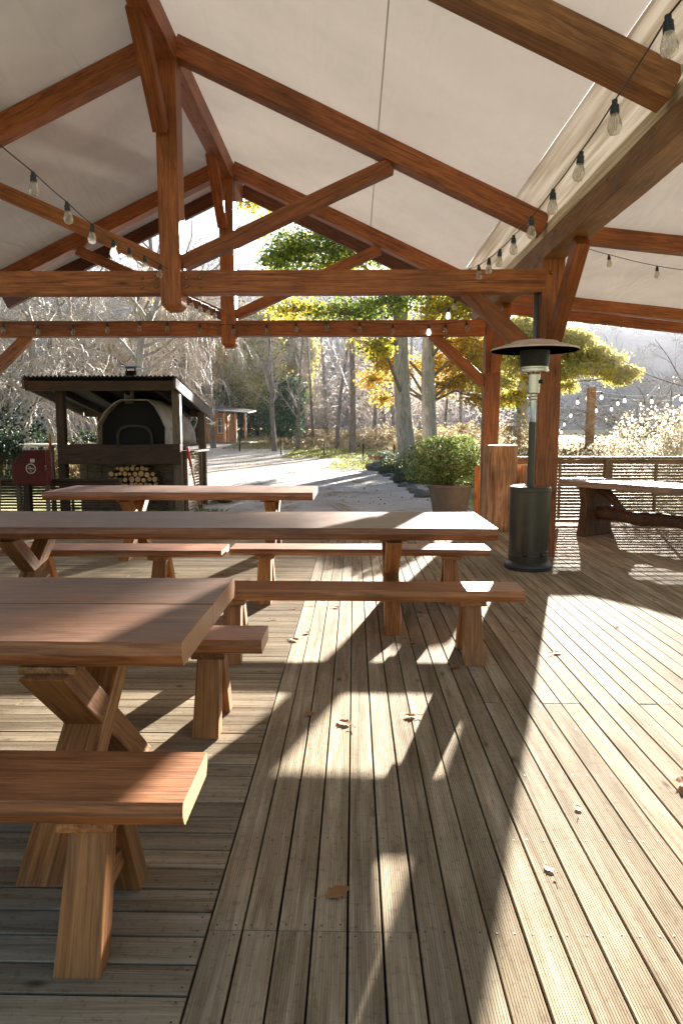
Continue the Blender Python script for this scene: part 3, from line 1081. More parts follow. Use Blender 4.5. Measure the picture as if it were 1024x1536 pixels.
b = MB(); b.lathe([(0.034, 1.50), (0.030, 1.51), (0.030, 1.72), (0.036, 1.73), (0.036, 1.75), (0.03, 1.76), (0.03, 1.79)], 24, (HX, HY, 0)); b.build('upper_pole', M['chrome'], h, 'auto')
b = MB(); b.lathe([(0.05, 1.78), (0.062, 1.79), (0.062, 1.97), (0.075, 1.99)], 28, (HX, HY, 0)); vb = b.build('valve_body', M['chrome'], h, 'auto')
b = MB(); b.lathe([(0.02, 0), (0.02, 0.03), (0.0, 0.035)], 14)
link('control_knob', b.mesh('control_knob', True), M['dark'], vb, Matrix.Translation((HX + 0.055, HY - 0.03, 1.9)) @ Matrix.Rotation(R(-25), 4, 'Z') @ Matrix.Rotation(R(90), 4, 'Y'))
b = MB(); b.lathe([(0.075, 1.985), (0.14, 1.99), (0.145, 2.0), (0.145, 2.025), (0.138, 2.03), (0.138, 2.045), (0.145, 2.05)], 36, (HX, HY, 0)); b.build('burner_collar', M['chrome'], h, 'auto')
b = MB(); b.lathe([(0.142, 2.045), (0.150, 2.22), (0.150, 2.262), (0.1, 2.27), (0.0, 2.27)], 40, (HX, HY, 0)); b.build('burner', M['burner'], h, 'auto')
b = MB(); b.lathe([(0.428, 2.205), (0.432, 2.212), (0.425, 2.222), (0.34, 2.250), (0.25, 2.272), (0.22, 2.292), (0.1, 2.312), (0.0, 2.317), (0.0, 2.312), (0.1, 2.307), (0.22, 2.286), (0.25, 2.265), (0.34, 2.243), (0.428, 2.205)], 16 * 4, (HX, HY, 0), wob=lambda a, z: 1 + 0.006 * math.cos(8 * a))
b.build('reflector_hood', M['hood'], h, 'auto')

# ------------------------------------------------------------------ potted shrub
PX, PY = 1.77, 12.6
pt = empty('potted_shrub', (PX, PY, -0.13), 'clipped round shrub with pale sunlit tips in a wide clay pot', 'potted plant')
b = MB()
b.lathe([(0.30, 0), (0.33, 0.2), (0.385, 0.5), (0.40, 0.51), (0.40, 0.56), (0.37, 0.565), (0.355, 0.5), (0.0, 0.49)], 40, (PX, PY, -0.13), wob=lambda a, z: 1 + 0.03 * math.cos(4 * a))
b.build('pot', M['pot'], pt, 'auto')
pts = blob_points((0, 0, 0.93), (0.61, 0.58, 0.49), 16000, 5, 0.45, 14)
pts = pts[pts[:, 2] > 0.5]
me = cloud_mesh('foliage', pts, 0.036, 3, 0.7)
me = me
link('foliage', me, M['leaf_pot'], pt, Matrix.Translation((PX, PY, -0.13)))
b = MB()
for i in range(14):
    a = rnd.uniform(0, 6.28); rr = rnd.uniform(0.1, 0.45)
    b.tube([(PX, PY, 0.36), (PX + rr * 0.5 * math.cos(a), PY + rr * .5 * math.sin(a), 0.6), (PX + rr * math.cos(a), PY + rr * math.sin(a), rnd.uniform(0.75, 1.05))], [0.012, 0.009, 0.004], 5)
b.build('stem', M['bark_brown'], pt, True)

# ------------------------------------------------------------------ oven shelter
SX0, SX1, SY0, SY1 = -5.33, -3.1, 12.3, 14.3
sh = empty('oven_shelter', (-4.2, 13.3, -0.15), 'open dark timber shelter with corrugated roof over the pizza oven', 'shelter')
def shroof(y): return 2.30 - (y - 11.95) * 0.165
for (x, y) in ((SX0 + 0.07, SY0), (SX1 - 0.07, SY0), (SX0 + 0.07, SY1), (SX1 - 0.07, SY1)):
    beam('post', (x, y, -0.15), (x, y, shroof(y) - 0.12), 0.14, 0.14, M['shedwood'] if x < -4 else M['greywood'], sh, up=(0, 1, 0))
beam('front_beam', (-5.72, 11.98, shroof(11.98) - 0.11), (-3.12, 11.98, shroof(11.98) - 0.11), 0.07, 0.17, M['shedwood'], sh)
beam('back_beam', (-5.7, 14.5, shroof(14.5) - 0.11), (-3.1, 14.5, shroof(14.5) - 0.11), 0.07, 0.15, M['shedwood'], sh)
for x in (-5.74, -3.10):
    beam('barge_board', (x, 11.92, shroof(11.92) - 0.07), (x, 14.78, shroof(14.78) - 0.07), 0.045, 0.19, M['shedroofboard'], sh)
for x in frange(-5.3, -3.5, 4):
    beam('rafter', (x, 12.02, shroof(12.02) - 0.1), (x, 14.6, shroof(14.6) - 0.1), 0.05, 0.12, M['soot'], sh)  # rafters coloured black to paint in the shade under the roof
b = MB(); xs = frange(-5.78, -3.06, 36 * 4 + 1)
vs = []
for y in (11.88, 14.85):
    for i, x in enumerate(xs):
        vs.append((x, y, shroof(y) + 0.035 + 0.016 * math.sin(i * math.pi / 2.0)))
n = len(xs)
b.add(vs, [(i, i + 1, n + i + 1, n + i) for i in range(n - 1)])
b.build('roof', M['corr'], sh, True)
b = MB(); b.tube([(-4.12, 12.75, 1.95), (-4.12, 12.75, 2.5)], 0.105, 20); rf = b.build('flue', M['iron'], sh, True)
b = MB(); b.lathe([(0.16, 0.0), (0.26, 0.005), (0.2, 0.03), (0.0, 0.055)], 28, (-4.12, 12.75, 2.545)); b.tube([(-4.2, 12.75, 2.48), (-4.2, 12.75, 2.56)], 0.012, 6); b.tube([(-4.04, 12.75, 2.48), (-4.04, 12.75, 2.56)], 0.012, 6)
b.build('flue_cap', M['iron'], rf, 'auto')
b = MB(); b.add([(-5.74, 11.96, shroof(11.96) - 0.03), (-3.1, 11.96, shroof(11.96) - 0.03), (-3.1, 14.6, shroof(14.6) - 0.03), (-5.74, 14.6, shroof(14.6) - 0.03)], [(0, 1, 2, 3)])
b.build('ceiling_lining', M['soot'], sh)  # added black sheet, paints the roof underside as dark as its shade
# counter, apron and plank back wall
beam('counter_slab', (SX0 + 0.02, 12.26, 0.98), (SX1 + 0.0, 12.26, 0.98), 0.16, 0.36, M['shedwood'], sh, bev=0.015, wob=0.01)
b = MB(); b.box((SX0 + 0.05, 12.2, 1.10), (SX1 - 0.1, 14.2, 1.155)); b.build('counter_top', M['shedwood'], sh)
b = MB()
for i, x in enumerate(frange(SX0 + 0.1, SX1 - 0.22, 15)):
    b.box((x, 12.95 + (i % 2) * 0.012, -0.15), (x + 0.138, 12.975 + (i % 2) * 0.012, 1.1))
b.build('plank_wall', M['greywood'], sh)
# oven: plastered dome with hooded arch mouth
ov = empty('pizza_oven', (-4.1, 13.1, 1.155), 'rounded plaster pizza oven with black arched mouth inside the dark shelter', 'oven')
b = MB()
dom = [(0.95 * math.cos(a), 0.90 * math.sin(a)) for a in frange(0, math.pi / 2, 12)]
b.lathe(dom, 48, (-4.12, 13.62, 1.15), wob=lambda a, z: 1 + 0.03 * mn.noise(Vector((math.cos(a) * 2, math.sin(a) * 2, z * 2))))
b.build('dome', M['plaster'], ov, True)


def arch(name, cx, y0, y1, z0, w, hh, rim, mat, mouthmat=None, top=0.42):
    # surround: outer trapezoid arch, inner opening; extruded y0-y1
    N_ = 20
    def outl(w_, h_):
        p = []
        for i in range(N_ + 1):
            a = math.pi * i / N_
            x = -math.cos(a); z = math.sin(a)
            k = abs(x) ** 0.75 * (1 if x > 0 else -1)
            p.append((cx + k * w_, z0 + z ** top * h_ if z > 1e-6 else z0))
        return p
    o_ = outl(w, hh); i_ = outl(w - rim, hh - rim)
    b = MB(); vs = []
    for y in (y0, y1):
        vs += [(x, y, z) for x, z in o_] + [(x, y, z) for x, z in i_]
    n = N_ + 1; fs = []
    for i in range(N_):
        fs.append((i, i + 1, n + i + 1, n + i))
        fs.append((2 * n + i, 3 * n + i, 3 * n + i + 1, 2 * n + i + 1))
        fs.append((i, 2 * n + i, 2 * n + i + 1, i + 1))
        fs.append((n + i, n + i + 1, 3 * n + i + 1, 3 * n + i))
    b.add(vs, fs)
    return b, i_


HP = [(148, 669), (148, 640), (158, 622), (172, 608), (182, 603), (222, 603), (232, 612), (243, 632), (248, 645), (248, 669)]
inner = [at(x, y, 12.42) for x, y in HP]
hc = at(198, 640, 12.42)
b = MB(); n = len(HP); vs = []
for y, k in ((12.40, 1.0), (12.40, 1.035), (13.3, 1.035), (13.3, 1.0)):
    for p in inner:
        vs.append((hc.x + (p.x - hc.x) * k, y, 1.157 + (p.z - inner[0].z) * (1 + (k - 1) * 0.8)))
b.add(vs, [(j * n + i, j * n + i + 1, ((j + 1) % 4) * n + i + 1, ((j + 1) % 4) * n + i) for j in range(4) for i in range(n - 1)])
b.build('hood', M['plaster'], ov)
b = MB(); b.add([(p.x, 12.62, 1.157 + p.z - inner[0].z) for p in inner], [tuple(range(n))]); b.build('hood_back', M['soot'], ov)
b, inner = arch('mouth_surround', hc.x, 12.55, 12.60, 1.158, 0.34, 0.36, 0.045, M['plaster'], top=0.5)
b.build('mouth_surround', M['sootstone'], ov, 'auto')
b = MB(); b.add([(x, 12.595, z) for x, z in inner], [tuple(range(len(inner)))]); b.build('mouth', M['soot'], ov)
b = MB(); b.tube([(-4.12, 12.6, 1.9), (-4.12, 12.62, 2.3)], 0.09, 18); b.build('chimney', M['corr'], ov, True)

# firewood, every log a thing
grp = 'split round logs stacked in an arch under the oven counter'
lg = []
lr = random.Random(5)
for row in range(7):
    z = 0.32 + row * 0.098
    half = 0.50 * math.sqrt(max(0, 1 - ((z - 0.30) / 0.52) ** 2))
    x = -half + lr.uniform(0, 0.03)
    while x < half:
        r_ = lr.choice((0.034, 0.04, 0.046, 0.052, 0.058))
        lg.append((-4.10 + x + r_ * 0.8, z + lr.uniform(-0.012, 0.012), r_)); x += 2 * r_ + 0.006
for (x, z, r_) in lg:
    t = empty('firewood_log', (x, 12.5, z), 'round cut firewood log with pale end in the stack under the oven counter', 'log', grp)
    b = MB(); b.lathe([(r_, 0), (r_, 0.36)], 12, wob=lambda a, q: 1 + 0.08 * math.sin(2 * a + x * 9))
    Mx = Matrix.Translation((x, 12.46 + lr.uniform(-.03, .03), z)) @ Matrix.Rotation(R(-90), 4, 'X')
    link('bark', b.mesh('bark', True), M['bark'], t, Mx)
    b = MB(); b.lathe([(r_ * 0.9, 0.0), (0.0, -0.003)], 12)
    link('cut_end', b.mesh('cut_end'), M['logend'], t, Mx @ Matrix.Translation((0, 0, -0.004)))
ls = empty('log_shelf', (-4.1, 12.7, 0.0), 'rough plank shelf carrying the firewood stack', 'shelf')
beam('shelf_board', (-4.9, 12.68, 0.25), (-3.3, 12.68, 0.25), 0.42, 0.04, M['greywood'], ls)
for x in (-4.8, -3.4): beam('leg', (x, 12.6, -0.15), (x, 12.6, 0.23), 0.08, 0.08, M['greywood'], ls, up=(0, 1, 0))

# slatted side screen and shelf at the shelter's right, with the red handled tool
t = empty('side_screen', (-3.0, 13.2, -0.15), 'narrow pale slatted screen at the right side of the oven shelter', 'fence')
b = MB(); z = -0.05
while z < 0.98:
    b.box((-3.075, 12.45, z), (-3.055, 13.55, z + 0.035)); z += 0.055
b.build('slat_panel', M['fencewood'], t)
for y in (12.42, 13.58): beam('stile', (-3.06, y, -0.15), (-3.06, y, 1.02), 0.06, 0.06, M['fencewood'], t, up=(0, 1, 0))
beam('shelf', (-3.0, 12.3, 1.03), (-3.0, 13.6, 1.03), 0.26, 0.035, M['greywood'], t)
t = empty('fire_rake', (-2.85, 12.25, -0.12), 'long handled tool with red grip leaning on the slatted side screen', 'tool')
b = MB(); b.tube([at(301, 768, 12.3), at(287, 700, 12.25)], 0.014, 8); b.build('shaft', M['legwood'], t, True)
b = MB(); b.tube([at(287.2, 701, 12.25), at(281, 671, 12.22)], 0.024, 10); b.build('grip', M['redhandle'], t, True)
b = MB(); p = at(301, 768, 12.3); b.box((p.x - .08, p.y - .01, p.z - .03), (p.x + .08, p.y + .01, p.z + .01)); b.build('head', M['iron'], t)

# red cabinet on legs, left of the shelter
cb = empty('red_cabinet', (-5.0, 10.95, 0), 'dark red metal cabinet with round white emblem left of the oven shelter', 'cabinet')
pa, pb = at(16, 675, 10.7), at(71, 728, 10.7)
b = MB(); b.box((pa.x, 10.7, pb.z), (pb.x, 10.88, pa.z)); b.build('body', M['redpaint'], cb, bevel=0.01)
b = MB(); b.box((pa.x + 0.03, 10.685, pb.z + 0.03), (pb.x - 0.03, 10.699, pa.z - 0.03)); b.build('door', M['redpaint'], cb, bevel=0.004)
for x in (pa.x + 0.04, pb.x - 0.04): beam('leg', (x, 10.8, 0), (x, 10.8, pb.z), 0.05, 0.05, M['greywood'], cb, up=(0, 1, 0))
e = at(46.5, 703, 10.68)
b = MB()
ri, ro = 0.066, 0.082
k = 36
b.add([(e.x + rr * math.cos(2 * math.pi * i / k), 10.682, e.z + rr * math.sin(2 * math.pi * i / k)) for rr in (ri, ro) for i in range(k)], [(i, k + i, k + (i + 1) % k, (i + 1) % k) for i in range(k)])
b.box((e.x - 0.055, 10.679, e.z - 0.006), (e.x + 0.055, 10.683, e.z + 0.006))
for i, (dx, w_, dz) in enumerate(((-0.02, 0.04, 0.03), (0.0, 0.06, 0.015), (0.0, 0.05, -0.025), (0.0, 0.03, -0.04))):
    b.box((e.x + dx - w_ / 2, 10.679, e.z + dz - 0.003), (e.x + dx + w_ / 2, 10.683, e.z + dz + 0.003))
b.build('emblem', M['white'], cb)
b = MB(); q = at(49, 691, 10.68); b.box((q.x - 0.035, 10.68, q.z - 0.028), (q.x + 0.035, 10.683, q.z + 0.028)); b.build('notice', M['white'], cb)
b = MB(); q = at(68.5, 701, 10.67); b.box((q.x - 0.006, 10.66, q.z - 0.035), (q.x + 0.006, 10.69, q.z + 0.035)); b.build('handle', M['chrome'], cb)
t = empty('outdoor_worktop', (-5.6, 12.6, -0.15), 'pale topped outdoor worktop behind the red cabinet', 'table')
b = MB(); b.box((-6.1, 12.2, 1.13), (-5.42, 13.0, 1.165)); b.build('top', M['white'], t, bevel=0.004)
for x in (-6.05, -5.47): beam('leg', (x, 12.3, -0.15), (x, 12.3, 1.13), 0.07, 0.07, M['greywood'], t, up=(0, 1, 0))
o = MB(); o.tube([at(76, 672, 12.1), at(75, 650, 12.1)], [0.03, 0.012], 8)
tag(o.build('wooden_stake', M['legwood'], None, True), 'short pointed pale stake standing by the worktop', 'stake')

# ------------------------------------------------------------------ string lights
def bulb_meshes():
    g = MB(); g.lathe([(0.016, 0.0), (0.018, -0.012), (0.026, -0.035), (0.031, -0.055), (0.030, -0.072), (0.022, -0.088), (0.0, -0.096)], 20)
    s = MB(); s.lathe([(0.0, 0.052), (0.012, 0.05), (0.012, 0.03), (0.018, 0.028), (0.018, 0.012), (0.0195, 0.01), (0.0195, -0.008), (0.0, -0.008)], 16)
    f = MB()
    for k in range(5):
        a = 2 * math.pi * k / 5; a2 = a + 0.6
        f.tube([(0.004 * math.cos(a), 0.004 * math.sin(a), -0.01), (0.013 * math.cos(a), 0.013 * math.sin(a), -0.04), (0.008 * math.cos(a2), 0.008 * math.sin(a2), -0.075)], 0.0011, 4)
    return g.mesh('bulb', True), s.mesh('socket', 'auto'), f.mesh('filament')


BG, BS, BF = bulb_meshes()
for me_, k in ((BG, 'bulbglass'), (BS, 'dark'), (BF, 'chrome')): me_.materials.append(M[k])
BW = BG.copy(); BW.name = 'lit_bulb'; BW.materials.clear(); BW.materials.append(M['bulbwhite'])
M['wire'] = plain('wire_black', (0.02, 0.02, 0.02, 1), 0.5)
M['wirepale'] = plain('wire_pale', L(220, 215, 205), 0.5)


def string_light(pts, label, bulbs, wire='wire', rad=0.004, lit=(), scale=1.0, ext=()):
    """pts: wire support points; bulbs hang from the given ones"""
    t = empty('string_light', pts[0], label, 'string lights')
    full = list(ext[:1]) + list(pts) + list(ext[1:])
    path = []
    for a, c in zip(full[:-1], full[1:]):
        for k in range(4):
            u = k / 4.0
            p = a.lerp(c, u); p.z -= 0.012 * math.sin(math.pi * u) * (a - c).length
            path.append(p)
    path.append(full[-1])
    b = MB(); b.tube(path, rad, 5); b.build('wire', M[wire], t, True)
    r = random.Random(len(pts) * 7)
    for i, p in enumerate(pts):
        if bulbs is not None and i not in bulbs: continue
        Mx = Matrix.Translation(p - Vector((0, 0, 0.05 * scale))) @ Matrix.Rotation(r.uniform(-0.09, 0.09), 4, 'X') @ Matrix.Rotation(r.uniform(-0.09, 0.09), 4, 'Y') @ Matrix.Scale(scale, 4)
        o = bpy.data.objects.new('bulb', BW if i in lit else BG); col.objects.link(o); o.parent = t; o.matrix_basis = W[t].inverted() @ Mx; W[o] = Mx
        for nm, me_ in (('socket', BS), ('filament', BF)):
            q = bpy.data.objects.new(nm, me_); col.objects.link(q); q.parent = o
    return t


ys = [2.62 + 0.56 * i for i in range(13)]
pxs = [(1003, 22), (922, 150), (870, 228), (829, 284), (797, 325), (770, 353), (749, 374), (733, 387), (718, 397), (704, 403), (691, 425), (682, 448), (672, 462)]
P = [at(x, y, Y) for (x, y), Y in zip(pxs, ys)]
string_light(P, 'string of clear round bulbs along the right eave of the pavilion', None, ext=(Vector((1.25, 1.9, 3.05)), at(640, 470, 10.9)), lit=(12,))
pxs = [(50, 258), (101, 303), (138, 336), (170, 360), (194, 372), (217, 384), (240, 396), (262, 408), (272, 438), (287, 447), (300, 452), (312, 458), (322, 463)]
P = [at(x, y, 4.35 + 0.5 * i) for i, (x, y) in enumerate(pxs)]
string_light(P, 'string of clear bulbs hanging down from the upper left toward the king post', None, ext=(at(-30, 190, 3.9), at(345, 474, 11.0)))
P = [at(x, 484 + 3 * math.sin(i * 1.1), 10.98) for i, x in enumerate((5, 57, 110, 161, 209, 251, 300, 350, 400, 444, 490, 539, 589, 643, 668, 700))]
string_light(P, 'string of bulbs looped along the far tie beam', None, lit=(13,), scale=1.15)
P = [at(875, 371, 8.3), at(913, 382, 8.4), at(985, 399, 8.5), at(1045, 407, 8.6)]
string_light(P, 'string of bulbs under the lean-to canvas at upper right', (1, 2, 3))
pole = empty('light_pole', (8.2, 24, -0.15), 'square orange timber pole outside the screen holding festoon lights', 'pole')
beam('shaft', (8.16, 24, -0.15), (8.16, 24, 2.88), 0.24, 0.24, M['cabinwood'], pole, up=(0, 1, 0))
tp = Vector((8.2, 24, 2.84))
outs = [
    ([(884, 586, 14), (901.5, 588, 13.6), (936.5, 593, 13.2), (977, 594, 12.9), (1021, 590, 12.6), (1060, 580, 12.3)], 'pale festoon string running right from the timber pole top'),
    ([(880, 590, 14.1), (926, 598, 15), (960, 600, 16), (1000, 601, 17)], 'second pale festoon string drooping right behind the first one from the pole'),
    ([(893.6, 609, 15), (916.5, 607, 15.5), (948, 623, 16.5), (977, 612, 17.5)], 'lower festoon string of lit bulbs over the bright shrub'),
    ([(878, 649, 14.5), (914, 650, 15.5), (922, 635, 16), (908, 624, 16.5)], 'lowest slack festoon string close above the screen fence'),
    ([(866, 596, 14.4), (856, 617, 16.5), (846, 631, 18.5), (842, 643, 20), (838, 640, 21)], 'festoon string going away left behind the timber pole'),
]
for q, lab in outs:
    P = [at(x, y, 24 + (Y - 14) * 1.6) for x, y, Y in q]
    string_light(P, lab, None, wire='wirepale', rad=0.012, lit=tuple(range(len(P))), scale=1.7, ext=(tp, P[-1] + Vector((0.4, 0.3, 0.05))))

# ------------------------------------------------------------------ dry leaves on the deck
def dry_leaf(x, y, s, rot, label, seed, group=None, z=0.0):
    r = random.Random(seed)
    n = 9; vs = []; fs = []
    outline = []
    for i in range(n + 1):
        u = i / n
        w = 0.42 * math.sin(math.pi * min(u * 1.05, 1)) ** 0.7 * (1 + 0.28 * math.sin(i * 2.4 + seed))
        outline.append((u, w))
    cu = r.uniform(0.4, 1.1)
    for (u, w) in outline:
        x_ = (u - 0.5)
        lift = 0.32 * cu * (x_ * x_ * 4) * 0.2
        for sgn in (-1, -0.5, 0, 0.5, 1):
            vs.append((x_ * s, sgn * w * s * 0.8, s * (lift + 0.26 * cu * (abs(sgn) ** 2) * w) + 0.001 + 0.03 * s * r.random()))
    for i in range(n):
        for k in range(4):
            fs.append((i * 5 + k, i * 5 + k + 1, i * 5 + 6 + k, i * 5 + 5 + k))
    b = MB(); b.add(vs, fs)
    b.tube([(-0.5 * s, 0, 0.006 + s * 0.1), (-0.8 * s, 0.06 * s, 0.008), (-1.05 * s, 0.16 * s, 0.012)], 0.0016, 4)
    o = link('dry_leaf', b.mesh('dry_leaf', True), M['leaf_dry'], None, Matrix.Translation((x, y, z + 0.001)) @ Matrix.Rotation(rot, 4, 'Z'))
    tag(o, label, 'leaf', group)


dry_leaf(-0.046, 1.95, 0.085, 0.6, 'large crumpled brown leaf lying alone on the shaded boards in the foreground', 1)
dry_leaf(1.33, 2.62, 0.11, 1.4, 'curled dry leaf at the right edge of the sunlit deck', 2)
dry_leaf(-0.046, 3.18, 0.085, 2.4, 'pale curled leaf casting a shadow in the sun patch before the benches', 3)
dry_leaf(-0.221, 3.28, 0.07, 1.3, 'ochre curled leaf in the shade beside the sun patch', 4)
gl = 'small curled dry leaf scattered on the deck boards'
lv = [(0.282, 3.266), (-0.33, 4.66), (-0.472, 5.326), (-0.136, 5.352), (0.183, 5.297), (0.401, 4.447), (1.301, 4.257), (0.847, 2.442), (0.636, 2.083), (-0.966, 3.644), (1.913, 4.866), (1.4, 5.529), (0.6, 3.97),
      (-1.6, 6.2), (-1.9, 6.5), (-2.0, 6.9), (-1.3, 6.6), (-1.0, 6.4), (-2.3, 6.3), (2.9, 8.3), (3.2, 8.0), (3.0, 7.6), (2.6, 8.2), (0.35, 4.55), (-0.4, 4.5), (1.95, 6.6), (-3.0, 3.9), (-2.6, 3.5), (2.4, 7.7), (-0.25, 5.6), (0.05, 5.9), (-0.35, 6.3), (0.5, 5.1), (0.75, 4.9), (-0.6, 5.0), (-0.15, 4.05), (0.95, 6.1), (1.2, 6.6), (-0.9, 5.0), (-0.28, 6.9)]
for i, (x, y) in enumerate(lv):
    dry_leaf(x, y, rnd.uniform(0.035, 0.075), rnd.uniform(0, 6.28), gl, 10 + i, 'small dry leaves scattered on the deck')


# ------------------------------------------------------------------ trees
def grow(r, p, d, ln, rad, lvl, P_, out, tips):
    seg = P_['seg'][lvl]
    pts = [p.copy()]; rads = [rad]
    dd = d.copy(); q = p.copy()
    end = rad * P_['taper'][lvl]
    for i in range(seg):
        w = P_['wig'][lvl]
        dd = (dd + Vector((r.gauss(0, w), r.gauss(0, w), r.gauss(0, w))) + Vector((0, 0, P_['trop'][lvl]))).normalized()
        q = q + dd * (ln / seg)
        pts.append(q.copy()); rads.append(rad + (end - rad) * (i + 1) / seg)
    out.append((pts, rads, lvl))
    if lvl + 1 >= len(P_['n']) + 1 or lvl >= len(P_['n']):
        tips.extend(pts[1:])
        return
    for k in range(P_['n'][lvl]):
        u = P_['start'][lvl] + (1 - P_['start'][lvl]) * (k + r.random()) / P_['n'][lvl]
        f = u * seg; i = min(int(f), seg - 1)
        bp = pts[i].lerp(pts[i + 1], f - i)
        bd = (pts[i + 1] - pts[i]).normalized()
        a = r.uniform(0, 2 * math.pi)
        side = bd.orthogonal().normalized()
        side.rotate(Matrix.Rotation(a, 3, bd))
        an = R(P_['ang'][lvl]) * r.uniform(0.7, 1.25)
        nd = (bd * math.cos(an) + side * math.sin(an)).normalized()
        sc = (1 - 0.55 * u) if P_.get('cone') else (1 - 0.25 * u)
        grow(r, bp, nd, ln * P_['lr'][lvl] * r.uniform(0.7, 1.2) * sc, max((rads[i] * P_['rr'][lvl]), P_['min']), lvl + 1, P_, out, tips)


def wood_mesh(name, out, lv0, lv1, sides):
    b = MB()
    for pts, rads, lvl in out:
        if lv0 <= lvl <= lv1:
            b.tube(pts, rads, sides[lvl], cap=False)
    return b


def tree(name, base, P_, ht, rad, seed, bark, twig, label, cat='tree', group=None, lean=(0, 0, 1), leaf=None, leafn=0, leafsize=0.1, spread=0.3, sides=(10, 6, 4, 3, 3), leaf_pts=None, split=1):
    t = empty(name, base, label, cat, group)
    r = random.Random(seed); out = []; tips = []
    grow(r, Vector((0, 0, 0)), Vector(lean).normalized(), ht, rad, 0, P_, out, tips)
    ML = Matrix.Translation(base)
    b = wood_mesh('trunk', out, 0, split, sides)
    link('trunk', b.mesh('trunk', True), bark, t, ML)
    if len(P_['n']) > split:
        b = wood_mesh('twigs', out, split + 1, 9, sides)
        link('twigs', b.mesh('twigs'), twig, t, ML)
    if leaf is not None:
        pr = np.random.RandomState(seed)
        tp_ = np.array([tuple(p) for p in tips])
        idx = pr.randint(0, len(tp_), leafn)
        pts = tp_[idx] + pr.normal(size=(leafn, 3)) * spread
        link('crown', cloud_mesh('crown', pts, leafsize, seed, 0.75), leaf, t, ML)
    return t


# two tall trunks right of centre, with mixed green and gold crown
def pale_tree(base, lean_px, ht, rad, label, seed, clusters, group=None, leafsize=0.125):
    t = empty('tall_autumn_tree', base, label, 'tree', group)
    b = MB(); n = 14; pts = []
    for i in range(n):
        u = i / (n - 1.0)
        pts.append(Vector((base[0] + lean_px * u + 0.12 * math.sin(u * 7 + seed), base[1] + 0.3 * u, base[2] + ht * u)))
    b.tube(pts, [rad * (1.18 if i == 0 else 1.04 if i == 1 else 1.0) * (1 - 0.55 * i / (n - 1)) for i in range(n)], 20, cap=False)
    b.build('trunk', M['bark_pale'], t, True)
    b = MB()
    r = random.Random(seed)
    by = {}
    for (cx, cy, cz, rx, ry, rz_, n_, mk) in clusters:
        c = Vector((cx, cy, cz))
        # limb from the trunk to the clump
        k = min(n - 2, max(3, int((cz - base[2] - 1.0) / ht * (n - 1))))
        a = pts[k]
        mid = a.lerp(c, 0.5) + Vector((0, 0, 0.5))
        b.tube([a, mid, c], [rad * 0.22, rad * 0.14, rad * 0.05], 6, cap=False)
        # sprays of side twigs with leaf tufts on them
        pp = []
        for j in range(int(30 + n_ / 120)):
            d = Vector((r.gauss(0, 1), r.gauss(0, 1), r.gauss(0, 0.8))).normalized() * r.uniform(0.45, 1.0)
            e = c + Vector((d.x * rx, d.y * ry, d.z * rz_))
            b.tube([c.lerp(e, 0.1), c.lerp(e, 0.6) + Vector((0, 0, 0.1)), e], [0.03, 0.018, 0.006], 3, cap=False)
            m = int(n_ / 22)
            tuft = np.random.RandomState(r.randint(0, 99999)).normal(size=(m, 3)) * np.array([0.34, 0.34, 0.2]) * (0.5 + rx * 0.22)
            pp.append(np.array(e) + tuft)
        by.setdefault(mk, []).append(np.concatenate(pp))
    b.build('branches', M['bark_grey'], t, True)
    for mk, arr in by.items():
        P2 = np.concatenate(arr) - np.array(base)
        link('crown', cloud_mesh('crown', P2, leafsize, seed, 0.8), M[mk], t, Matrix.Translation(base))
    return t


def CL(x, y, Y, rx, rz_, n, mk, ry=None):
    p = at(x, y, Y)
    return (p.x, p.y, p.z, rx, ry or rx, rz_, n, mk)


ba = at(612, 700, 30); ba.z = -0.15
pale_tree(tuple(ba), -0.75, 13.0, 0.40, 'tall pale trunk, left of two close together, with green and yellow crown', 3, [
    CL(480, 375, 29, 1.9, 0.85, 2200, 'leaf_green'), CL(430, 385, 29, 1.1, 0.6, 1100, 'leaf_green'), CL(400, 300, 29, 1.3, 0.6, 700, 'leaf_mixed'), CL(530, 360, 30, 1.4, 0.9, 1300, 'leaf_green'),
    CL(520, 470, 28, 1.7, 0.5, 900, 'leaf_green'), CL(450, 465, 29, 1.6, 0.4, 800, 'leaf_mixed'), CL(580, 455, 29, 1.4, 0.5, 900, 'leaf_green'), CL(560, 520, 27, 0.9, 0.5, 450, 'leaf_mixed'),
    CL(600, 380, 31, 2.2, 1.2, 1500, 'leaf_green'), CL(520, 415, 30, 1.6, 0.4, 700, 'leaf_mixed')])
bb2 = at(640, 697, 31); bb2.z = -0.15
